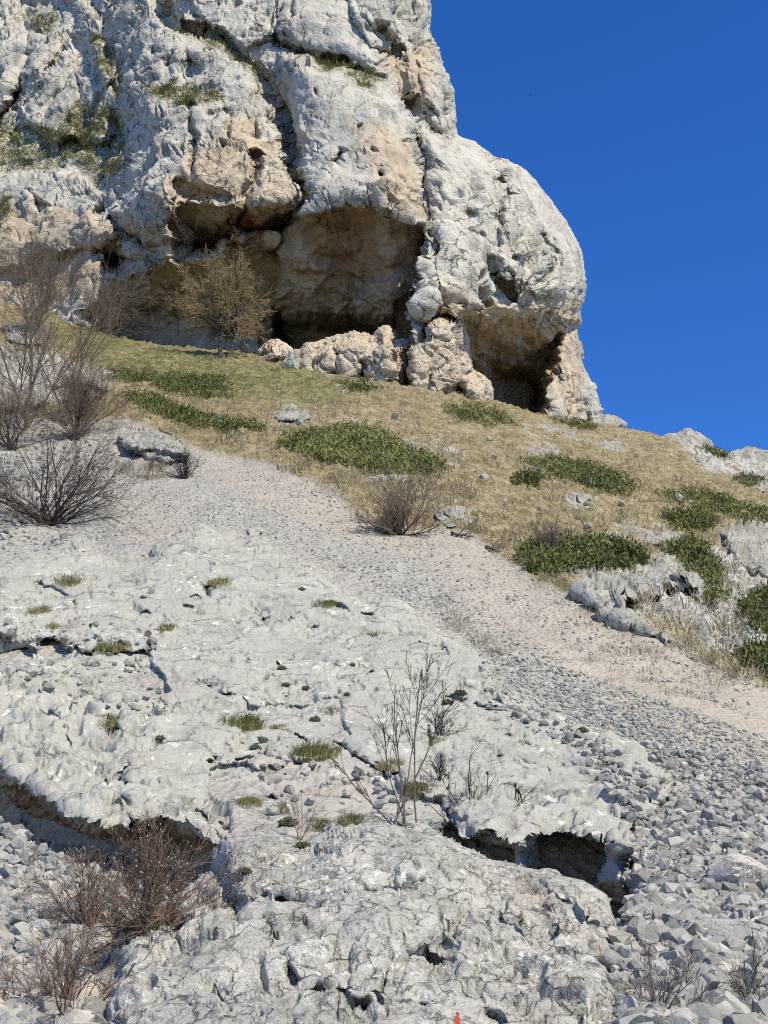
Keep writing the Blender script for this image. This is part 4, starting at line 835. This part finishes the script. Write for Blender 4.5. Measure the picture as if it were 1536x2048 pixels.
# ================================================================== JUNIPER
def juniper(poly, label, height, n, tone=(0, 1), allow=('hillside', 'rock_outcrop', 'slope_rock')):
    P = np.array(poly, float); x0, y0 = P.min(0); x1, y1 = P.max(0); raw = []; tries = 0
    while len(raw) < n * 1.25 and tries < n * 7:
        x_, y_ = RG.uniform(x0, x1), RG.uniform(y0, y1); tries += 1
        if not inpoly(x_, y_, poly): continue
        loc, no, nm = hit(x_ + RG.gauss(0, 9), y_ + RG.gauss(0, 4))
        if nm in allow: raw.append((*loc[:], x_, y_, RG.uniform(0, 9)))
    if len(raw) < 20: return
    raw = np.array(raw, F); sd = sdist(raw[:, 3], raw[:, 4], poly); ok = perlin(raw[:, :3] * .9) * 55 + 9 > raw[:, 5] - sd
    L_ = raw[ok, :3]; Nn_ = sd[ok]
    L_ = np.array(L_, F); sd = np.array(Nn_, F); n = len(L_)
    if n < 20: return
    r = np.random.default_rng(int(x0)); hgt = .32 * height * (.25 + .75 * sstep(0, 16, sd)) * (.55 + .75 * np.clip(.5 + perlin(L_ * .9) , 0, 1.2))
    base = L_.copy(); L_[:, 2] += hgt * r.uniform(.45, 1, n) ** .5
    k = 8; m = n * k; C = np.repeat(L_, k, 0) + (r.normal(size=(m, 3)) * .08).astype(F); dr = r.normal(size=(m, 3)); dr[:, 2] = np.abs(dr[:, 2]) + .5; dr /= np.linalg.norm(dr, axis=1)[:, None]
    u = np.cross(dr, r.normal(size=(m, 3))); u /= np.linalg.norm(u, axis=1)[:, None]; s_ = r.uniform(.06, .13, m)[:, None]
    V = np.stack([C - u * s_ * .3, C + u * s_ * .3, C + dr * s_ + u * s_ * .1], 1).reshape(-1, 3)
    clump = np.clip(.5 + .9 * perlin(np.repeat(base, k, 0) * .8 + 9) + .35 * perlin(np.repeat(base, k, 0) * 3), 0, 1)
    T = np.repeat(np.clip(tone[0] + (tone[1] - tone[0]) * (clump * .7 + .3 * r.random(m)), 0, 1), 3)
    root = link('juniper_mat', None, label=label, cat='juniper'); c = base.mean(0); root.location = c
    link('crown', np_mesh('crown', V - c, np.arange(m * 3).reshape(-1, 3), False, dict(rnd=T)), M_juniper, root)
    seg = []
    for j in range(6):
        a, b = base[r.integers(n)], base[r.integers(n)]; t = np.linspace(0, 1, 6)[:, None]
        dv = (b - a); dv = dv / (np.linalg.norm(dv) + 1e-6) * min(np.linalg.norm(dv), 1.2); seg.append((a + dv * t + np.array([0, 0, .06]), np.linspace(.03, .012, 6)))
    for sg in seg:
        V, Fc = tubes([sg]); link('stem', np_mesh('stem', V - c, Fc, True), M_bark, root)
def tubes(segs, sides=4):
    VV, FF = [], []; nv = 0; ang = np.arange(sides) * 6.2832 / sides; ca_, sa_ = np.cos(ang), np.sin(ang)
    for P, R in segs:
        P = np.asarray(P, float); n = len(P); T = np.gradient(P, axis=0); T /= np.linalg.norm(T, axis=1)[:, None] + 1e-9
        ref = np.array([.31, .95, .05]) if abs(T[0, 1]) < .8 else np.array([1, 0, .1])
        U = np.cross(T, ref); U /= np.linalg.norm(U, axis=1)[:, None] + 1e-9; Wv = np.cross(T, U)
        v = P[:, None] + np.asarray(R)[:, None, None] * (U[:, None] * ca_[None, :, None] + Wv[:, None] * sa_[None, :, None])
        VV.append(v.reshape(-1, 3)); i = np.arange(n - 1)[:, None] * sides; j = np.arange(sides)[None]; j2 = (j + 1) % sides
        FF.append((np.stack([i + j, i + j2, i + sides + j2, i + sides + j], -1).reshape(-1, 4) + nv)); nv += n * sides
    return np.concatenate(VV), np.concatenate(FF)
for poly, lb, h_, n_, tn in [
    ([(300, 762), (370, 750), (440, 758), (472, 782), (452, 798), (380, 792), (330, 780)], 'dark juniper mat on the green slope below the budding tree', .45, 1000, (0, .7)),
    ([(255, 785), (300, 790), (360, 815), (420, 835), (480, 848), (528, 855), (512, 870), (440, 862), (380, 852), (300, 822), (265, 806)], 'long narrow juniper mat slanting above the head of the scree', .45, 1200, (0, .6)),
    ([(540, 885), (620, 865), (700, 855), (770, 868), (800, 890), (860, 920), (890, 942), (840, 947), (740, 942), (680, 932), (640, 926), (600, 905)], 'largest bright green juniper mat at the centre of the slope', .45, 2600, (.2, 1)),
    ([(1040, 925), (1110, 914), (1180, 930), (1240, 952), (1275, 978), (1268, 992), (1230, 990), (1170, 972), (1100, 945)], 'long juniper mat in straw grass right of the slope centre', .4, 1500, (0, .8)),
    ([(1310, 985), (1400, 980), (1480, 1006), (1560, 1030), (1560, 1048), (1440, 1032), (1370, 1012)], 'thin juniper strip running to the right edge', .35, 900, (0, .8)),
    ([(1045, 1105), (1100, 1090), (1200, 1085), (1270, 1100), (1296, 1124), (1250, 1136), (1180, 1130), (1120, 1146), (1060, 1140)], 'wide dark juniper mat beside the end of the pink gravel', .5, 1700, (0, .6)),
    ([(1330, 1108), (1372, 1076), (1404, 1090), (1428, 1130), (1452, 1190), (1430, 1212), (1410, 1165), (1360, 1122)], 'sprawling juniper hanging down between the outcrops', .4, 800, (0, .7)),
    ([(890, 815), (950, 808), (1010, 828), (1044, 848), (980, 852), (920, 842)], 'low juniper patch in the grass below the right cave', .3, 700, (.1, .8)),
    ([(1330, 1032), (1390, 1024), (1432, 1048), (1400, 1064), (1350, 1058)], 'small round juniper above the blocky outcrops', .5, 500, (0, .6)),
    ([(1488, 1215), (1536, 1185), (1590, 1200), (1590, 1260), (1510, 1262)], 'dark juniper bush on the ribbed outcrop at the right edge', .6, 700, (0, .4)),
    ([(1462, 1325), (1510, 1312), (1590, 1300), (1590, 1360), (1510, 1352)], 'low dark juniper at the right edge above the scree', .5, 700, (0, .5)),
    ([(690, 768), (740, 764), (760, 778), (712, 784)], 'small juniper beside the flat pale rock', .3, 260, (0, .7)),
    ([(1408, 898), (1430, 896), (1462, 912), (1440, 916)], 'dark juniper clump on the skyline crest', .4, 220, (0, .5)),
    ([(1468, 958), (1500, 952), (1530, 964), (1500, 972)], 'dark juniper clump below the crest at the right', .4, 240, (0, .5)),
    ([(1104, 826), (1150, 836), (1196, 858), (1180, 864), (1120, 842)], 'thin juniper along the threshold of the right cave', .35, 360, (0, .6)),
    ([(1030, 958), (1070, 952), (1092, 966), (1050, 972)], 'small juniper left under the long mat', .3, 260, (0, .7)),
    ([(215, 742), (300, 745), (320, 765), (240, 765)], 'dull juniper among grass behind the bare saplings', .35, 500, (.1, .8))]:
    juniper(poly, lb, h_, n_, tn)

# ================================================================== BARE SHRUBS AND TREES
def grow(rnd, p, d, length, rad, lev, maxlev, cfg, out_):
    n = 7 if lev == 0 else 5 if lev == 1 else 3 if lev == 2 else 2
    pts = [p.copy()]; dd = d.copy(); q = p.copy()
    for i in range(n):
        dd = dd + rnd.normal(0, cfg['wig'], 3); dd[2] += cfg['up'] * (1 if lev else .6); dd /= np.linalg.norm(dd); q = q + dd * length / n; pts.append(q.copy())
    pts = np.array(pts); rr_ = np.linspace(rad, rad * (.45 if lev < maxlev else .35), n + 1); out_[lev].append((pts, rr_))
    if lev >= maxlev: return
    nc = cfg['kids'][lev]
    for k in range(nc):
        t = rnd.uniform(cfg['from'] if lev == 0 else .15, 1.0) * n; i = min(int(t), n - 1); f = t - i; bp = pts[i] * (1 - f) + pts[i + 1] * f
        td = pts[i + 1] - pts[i]; td /= np.linalg.norm(td); side = np.cross(td, rnd.normal(size=3)); side /= np.linalg.norm(side) + 1e-9
        an = rnd.uniform(*cfg['ang']); nd = td * math.cos(an) + side * math.sin(an)
        grow(rnd, bp, nd, length * rnd.uniform(*cfg['ratio']) * (1.15 - .45 * t / n), max(rr_[i] * .55, cfg['rmin']), lev + 1, maxlev, cfg, out_)
def shrub(px, py, hpx, label, name='bare_shrub', cat='shrub', stems=8, tilt=.6, seed=1, mats=(None, None), rad=.012, levels=3, kids=(6, 5, 4), up=.05, wig=.10, ratio=(.4, .7), ang=(.35, .9), frm=.25, rmin=.0022, buds=0, dirs=None, lens=None, group=None, loc=None, spreadx=1.0, sides=4):
    if loc is None: loc, no, nm = hit(px, py)
    if loc is None: return
    loc = Vector(loc); H = hpx * px_m(loc); rnd = np.random.default_rng(seed)
    root = link(name, None, label=label, cat=cat, group=group); root.location = loc - Vector((0, 0, .03))
    cfg = dict(kids=kids, up=up, wig=wig, ratio=ratio, ang=ang, rmin=rmin); cfg['from'] = frm
    nst = len(dirs) if dirs else stems
    for k in range(nst):
        if dirs: d = np.array(dirs[k], float); ln = (lens[k] if lens else 1) * H
        else:
            th = rnd.uniform(0, 6.283); el = abs(rnd.normal(0, 1)) * tilt; el = min(el, 1.35)
            d = np.array([math.cos(th) * math.sin(el) * spreadx, math.sin(th) * math.sin(el) * .8, math.cos(el)]); ln = H * rnd.uniform(.6, 1.0)
        d /= np.linalg.norm(d); o = [[] for _ in range(levels + 1)]
        p0 = rnd.normal(0, 1, 3) * np.array([1, 1, 0]) * min(.04 * H, .10)
        grow(rnd, p0, d, ln, rad * rnd.uniform(.7, 1.1), 0, levels, cfg, o)
        V, Fc = tubes(o[0], 5); st = link('stem', np_mesh('stem', V, Fc, True), mats[0], root)
        seg = [s_ for lv in o[1:] for s_ in lv]
        if seg:
            V, Fc = tubes(seg, 3 if sides == 3 else 4); link('twigs', np_mesh('twigs', V, Fc, True), mats[1], st, kind='stuff')
        if buds:
            bs = [s_[0][-1] for s_ in o[-1]] + [s_[0][1] for s_ in o[-1]]; bs = [b for b in bs if rnd.random() < buds and b[2] > .35 * H * .6]
            if bs:
                br = .0032; bv = [I1[0] * br * rnd.uniform(.7, 1.3) * np.array([.8, .8, 1.4]) + b for b in bs]
                link('buds', np_mesh('buds', np.concatenate(bv), np.concatenate([I1[1] + 12 * i for i in range(len(bv))])), M_bud, st, kind='stuff')
    return root
# --- budding tree under the cliff: trunk, limbs, crown
def budding_tree():
    loc, no, nm = hit(442, 716); loc = Vector(loc) if loc else Vector((-8, 60, 33)); rnd = np.random.default_rng(44); H = 222 * px_m(loc)
    root = link('budding_tree', None, label='round-crowned tree with olive budding twigs under the overhang', cat='tree'); root.location = loc - Vector((0, 0, .1))
    tr = [(np.array([[0, 0, 0], [-.12, 0, .8], [-.02, 0, 1.6], [.05, 0, 2.4], [.15, .1, 3.3], [.1, .1, 4.2]]) * H / 6.0, np.array([.13, .11, .095, .085, .065, .03])),
          (np.array([[.3, 0, -.1], [.55, .1, .7], [.75, .1, 1.5], [.9, .2, 2.4], [1.1, .2, 3.2]]) * H / 6.0, np.array([.10, .08, .07, .05, .025]))]
    V, Fc = tubes(tr, 7); link('trunk', np_mesh('trunk', V, Fc, True), M_barkpale, root)
    cfg = dict(kids=(10, 7, 4), up=.02, wig=.13, ratio=(.30, .50), ang=(.3, .85), rmin=.007); cfg['from'] = .25
    allt = []
    for k in range(56):
        src, rr_ = tr[0] if k % 3 else tr[1]; t = rnd.uniform(.3, .9) * (len(src) - 1); i = int(t); bp = src[i] * (1 - t + i) + src[min(i + 1, len(src) - 1)] * (t - i)
        tg = rnd.normal(size=3); tg /= np.linalg.norm(tg); tg = tg * np.array([.60, .50, .40]) * H * rnd.uniform(.45, .95) + np.array([.02, 0, .62]) * H
        d = tg - bp; ln = np.linalg.norm(d) * .95; d = d / (np.linalg.norm(d) + 1e-6); o = [[] for _ in range(4)]
        grow(rnd, bp, d, ln, .045, 0, 3, cfg, o)
        V, Fc = tubes(o[0], 4); link('limb', np_mesh('limb', V, Fc, True), M_bark, root)
        allt += o[1] + o[2] + o[3]
    V, Fc = tubes(allt, 3)
    crown = link('crown', np_mesh('crown', V, Fc, True), M_olive, root)
    tips = np.concatenate([s_[0][1:] for s_ in allt[:]]); tips = tips[rnd.random(len(tips)) < .8]; n = len(tips)
    u = rnd.normal(size=(n, 3)); u /= np.linalg.norm(u, axis=1)[:, None]; v = np.cross(u, rnd.normal(size=(n, 3))); s_ = rnd.uniform(.02, .045, n)[:, None]
    V = np.stack([tips - u * s_ * .5, tips + u * s_ * .5, tips + v * s_ * .8], 1).reshape(-1, 3)
    link('buds', np_mesh('buds', V, np.arange(n * 3).reshape(-1, 3)), M_olive, crown, kind='stuff')
budding_tree()
G3 = dict(sides=3)
# --- bare trees at the left
shrub(45, 860, 300, 'tall bare multi-stemmed tree at the left edge', 'bare_tree', 'tree', seed=3, mats=(M_bark, M_twig), rad=.055, levels=3, kids=(8, 6, 4), dirs=[(.05, 0, 1), (-.35, .1, 1), (.4, .1, 1), (.12, -.1, 1), (-.15, .2, 1)], lens=[1.0, .8, .85, .8, .7], frm=.3, rmin=.005, ang=(.3, .7), **G3)
shrub(128, 850, 265, 'bare pale-barked tree second from the left edge', 'bare_tree', 'tree', seed=9, mats=(M_barkpale, M_twig), rad=.05, levels=3, kids=(8, 6, 4), dirs=[(.05, 0, 1), (.45, .1, 1), (-.2, .1, 1), (.25, .2, 1)], lens=[1.0, .95, .75, .8], frm=.3, rmin=.005, ang=(.3, .7), **G3)
shrub(70, 660, 170, 'dense grey thicket of bare twigs against the cliff at far left', 'bare_shrub', 'shrub', stems=24, tilt=.6, seed=12, mats=(M_twig, M_twig), rad=.03, levels=3, kids=(6, 5, 4), rmin=.007, frm=.1, **G3)
shrub(215, 668, 115, 'pale bare thicket leaning right below the small cave', 'bare_shrub', 'shrub', stems=22, tilt=.8, seed=14, mats=(M_barkpale, M_twig), rad=.03, levels=3, kids=(6, 5, 4), rmin=.007, frm=.1, **G3)
shrub(150, 880, 150, 'dense brown thicket behind the large bare bush at left', 'bare_shrub', 'shrub', stems=26, tilt=.65, seed=16, mats=(M_twigdark, M_twig), rad=.02, levels=3, kids=(7, 6, 4), rmin=.005, frm=.1, **G3)
shrub(20, 900, 130, 'grey-brown thicket cut by the left edge above the big bush', 'bare_shrub', 'shrub', stems=22, tilt=.7, seed=18, mats=(M_twigdark, M_twig), rad=.02, levels=3, kids=(6, 5, 3), rmin=.005, frm=.1, **G3)
shrub(100, 1050, 190, 'large dark spreading bare bush at the left above the slab', 'bare_shrub', 'shrub', stems=36, tilt=1.0, spreadx=1.6, seed=20, wig=.17, mats=(M_twigdark, M_twigmid), rad=.022, levels=3, kids=(6, 5, 3), rmin=.0035, frm=.1, **G3)
shrub(372, 958, 62, 'small dark bare bush beside the hollowed rock', 'bare_shrub', 'shrub', stems=16, tilt=.75, seed=22, mats=(M_twigdark, M_twigdark), rad=.014, levels=2, kids=(7, 5), rmin=.004, frm=.05, **G3)
shrub(300, 960, 70, 'sparse brown twigs in front of the hollowed rock', 'bare_shrub', 'shrub', stems=8, tilt=.7, seed=23, mats=(M_twig, M_twig), rad=.01, levels=2, kids=(6, 4), rmin=.003, **G3)
shrub(800, 1070, 85, 'purplish bare bush standing in the scree below the juniper', 'bare_shrub', 'shrub', stems=24, tilt=1.1, seed=24, spreadx=2.0, mats=(M_twigdark, M_twig), rad=.018, levels=3, kids=(6, 5, 3), rmin=.0045, frm=.05, **G3)
shrub(815, 1060, 120, 'taller loose twigs rising out of the purplish bush', 'bare_shrub', 'shrub', stems=7, tilt=.5, seed=25, mats=(M_twigred, M_twig), rad=.016, levels=3, kids=(6, 5, 4), rmin=.004, frm=.3, **G3)
shrub(1100, 1118, 70, 'grey bare bush at the left end of the wide dark juniper', 'bare_shrub', 'shrub', stems=16, tilt=.45, seed=26, mats=(M_twig, M_twig), rad=.014, levels=2, kids=(8, 6), rmin=.004, frm=.1, **G3)
# --- foreground sapling and twigs
shrub(812, 1648, 330, 'slender bare sapling rising behind the crest of the huge boulder', 'bare_sapling', 'sapling', seed=30, mats=(M_bark, M_twigdark), rad=.0075, levels=3, kids=(7, 3, 2), dirs=[(-.06, 0, 1), (-.13, .02, 1), (-.01, .05, 1), (-.6, 0, .75), (.42, 0, .85), (-.36, -.1, 1), (.2, .1, .8)], lens=[1.0, .85, .95, .5, .75, .62, .3], frm=.35, rmin=.0022, ang=(.25, .6), ratio=(.25, .45), up=.05, wig=.07)
shrub(950, 1690, 190, 'thin wispy shoots with green tips left of the dark hollow', 'bare_shrub', 'shrub', stems=11, tilt=.55, seed=32, mats=(M_twigdark, M_twigdark), rad=.006, levels=2, kids=(6, 4), rmin=.0018, frm=.2, ratio=(.3, .5))
shrub(880, 1470, 60, 'small dark twiggy plant on the slab beside a tuft', 'bare_shrub', 'shrub', stems=12, tilt=.6, seed=34, mats=(M_twigdark, M_twigdark), rad=.006, levels=2, kids=(5, 3), rmin=.002)
shrub(878, 1560, 50, 'wiry grey plant growing in the slab crack right of the sapling', 'bare_shrub', 'shrub', stems=12, tilt=.6, seed=35, mats=(M_twigdark, M_twigdark), rad=.005, levels=2, kids=(5, 3), rmin=.0018)
shrub(600, 1680, 100, 'reddish thin twigs above the left crest of the huge boulder', 'bare_shrub', 'shrub', stems=6, tilt=.6, seed=36, mats=(M_twigred, M_twigred), rad=.004, levels=2, kids=(4, 3), rmin=.0015)
shrub(300, 1850, 165, 'dense red-brown bush with pale buds in the hollow under the slab', 'bare_shrub', 'shrub', stems=34, tilt=1.0, seed=38, mats=(M_twigred, M_twigred), rad=.007, levels=3, kids=(5, 4, 3), rmin=.0018, frm=.1, buds=.09, wig=.18, spreadx=1.7, **G3)
shrub(180, 1870, 170, 'looser red-brown twigs spreading left of the dense budding bush', 'bare_shrub', 'shrub', stems=22, tilt=1.0, seed=39, mats=(M_twigred, M_twigred), rad=.007, levels=3, kids=(5, 4, 3), rmin=.0016, frm=.1, buds=.1, wig=.15, **G3)
shrub(130, 2046, 190, 'tangled dark red twigs at the bottom left corner', 'bare_shrub', 'shrub', stems=22, tilt=1.0, seed=40, mats=(M_twigred, M_twigred), rad=.007, levels=3, kids=(5, 3, 2), rmin=.0016, frm=.1, wig=.16, spreadx=1.4, **G3)
shrub(1310, 2045, 130, 'dark wiry twigs over stones at the bottom right of the huge boulder', 'bare_shrub', 'shrub', stems=8, tilt=.75, seed=42, mats=(M_twigmid, M_twigmid), rad=.0035, levels=2, kids=(6, 4), rmin=.0016, frm=.1, wig=.18)
shrub(1500, 2035, 130, 'dark crooked twigs at the bottom right corner', 'bare_shrub', 'shrub', stems=7, tilt=.7, seed=43, mats=(M_twigmid, M_twigmid), rad=.004, levels=2, kids=(6, 4), rmin=.0016, frm=.1, wig=.18)
# --- dead branches lying on the slope
def dead_branch(pix, rad, label):
    P = []
    for x_, y_ in pix:
        loc, no, nm = hit(x_, y_)
        if loc: P.append(np.array(loc + Vector((0, 0, rad * 1.5))))
    c = P[0]; t = np.linspace(0, len(P) - 1, 12); P = np.array(P); Q = np.stack([np.interp(t, np.arange(len(P)), P[:, i]) for i in range(3)], 1) + np.random.default_rng(2).normal(0, rad * .6, (12, 3))
    seg = [(Q - c, np.linspace(rad, rad * .4, 12))]
    for k in (4, 7, 9): seg.append((np.array([Q[k] - c, Q[k] - c + [.15, .05, .2], Q[k] - c + [.35, .1, .3]]), np.array([.4, .3, .15]) * rad))
    V, Fc = tubes(seg, 5); o = link('dead_branch', np_mesh('dead_branch', V, Fc, True), M_bark, label=label, cat='branch'); o.location = c
dead_branch([(300, 835), (320, 862), (350, 875), (365, 890)], .03, 'crooked dead branch beside the head of the scree')
dead_branch([(425, 830), (445, 862), (470, 885)], .025, 'thin dead branch in straw grass below the narrow juniper')
dead_branch([(905, 1072), (925, 1076), (945, 1080)], .045, 'short dead branch on the pink gravel')
dead_branch([(975, 1098), (988, 1104), (1000, 1108)], .04, 'second short dead branch lower on the pink gravel')
dead_branch([(1290, 1775), (1340, 1770)], .008, 'thin stick across stones in the coarse scree')
# --- waymark dab of red paint on the boulder
def paint_mark():
    V, Fc = [], []; n = 0; r = np.random.default_rng(4)
    cells_ = []
    for iy in range(14):
        row = []
        for ix in range(9):
            px = 908 + ix * 1.8; py = 2024 + iy * 2.2; loc, no, nm = hit(px, py)
            row.append(np.array(loc - (loc - CO).normalized() * .006))
        cells_.append(row)
    Gp = np.array(cells_); ix, iy = np.meshgrid(np.arange(9), np.arange(14)); wd = np.where(iy < 5, 2.0, 3.8) + r.normal(0, .5, ix.shape)
    keep = np.abs(ix - 4 - .3 * np.sin(iy)) < wd
    k4 = keep[:-1, :-1] & keep[1:, :-1] & keep[1:, 1:] & keep[:-1, 1:]; i = np.arange(126).reshape(14, 9)
    f = np.stack([i[:-1, :-1], i[1:, :-1], i[1:, 1:], i[:-1, 1:]], -1)[k4]; c = Gp.reshape(-1, 3).mean(0)
    V, f, _ = compact(Gp.reshape(-1, 3) - c, f, {})
    o = link('paint_mark', np_mesh('paint_mark', V, f, True), M_red, label='small dab of red paint low on the huge boulder', cat='paint mark'); o.location = c
paint_mark()
# --- a weathered wood end at the bottom right corner
big_stone(1530, 2046, 60, 61, 'tan stone cut off by the bottom right corner', 'stone', M_base, name='stone')
# --- bird
def bird():
    a, e = ae(1060, 190); p = Vector((a * 120, 120, CAMZ + e * 120)); root = link('bird', None, label='tiny dark bird soaring in the blue sky', cat='bird'); root.location = p
    root.scale = (.5, .5, .5); V = I2[0] * np.array([.10, .26, .09]); link('body', np_mesh('body', V, I2[1], True), M_feather, root)
    for sx in (-1, 1):
        V = np.array([[.06 * sx, .1, .02], [.06 * sx, -.1, .02], [.32 * sx, -.04, .10], [.32 * sx, .1, .10], [.55 * sx, -.12, .06], [.06 * sx, 0, -.01], [.32 * sx, .03, .07]]); Fc = np.array([[0, 1, 2], [0, 2, 3], [3, 2, 4], [5, 2, 1], [6, 4, 2], [0, 3, 6], [0, 6, 5]])
        link('wing', np_mesh('wing', V, Fc), M_feather, root)
bird()
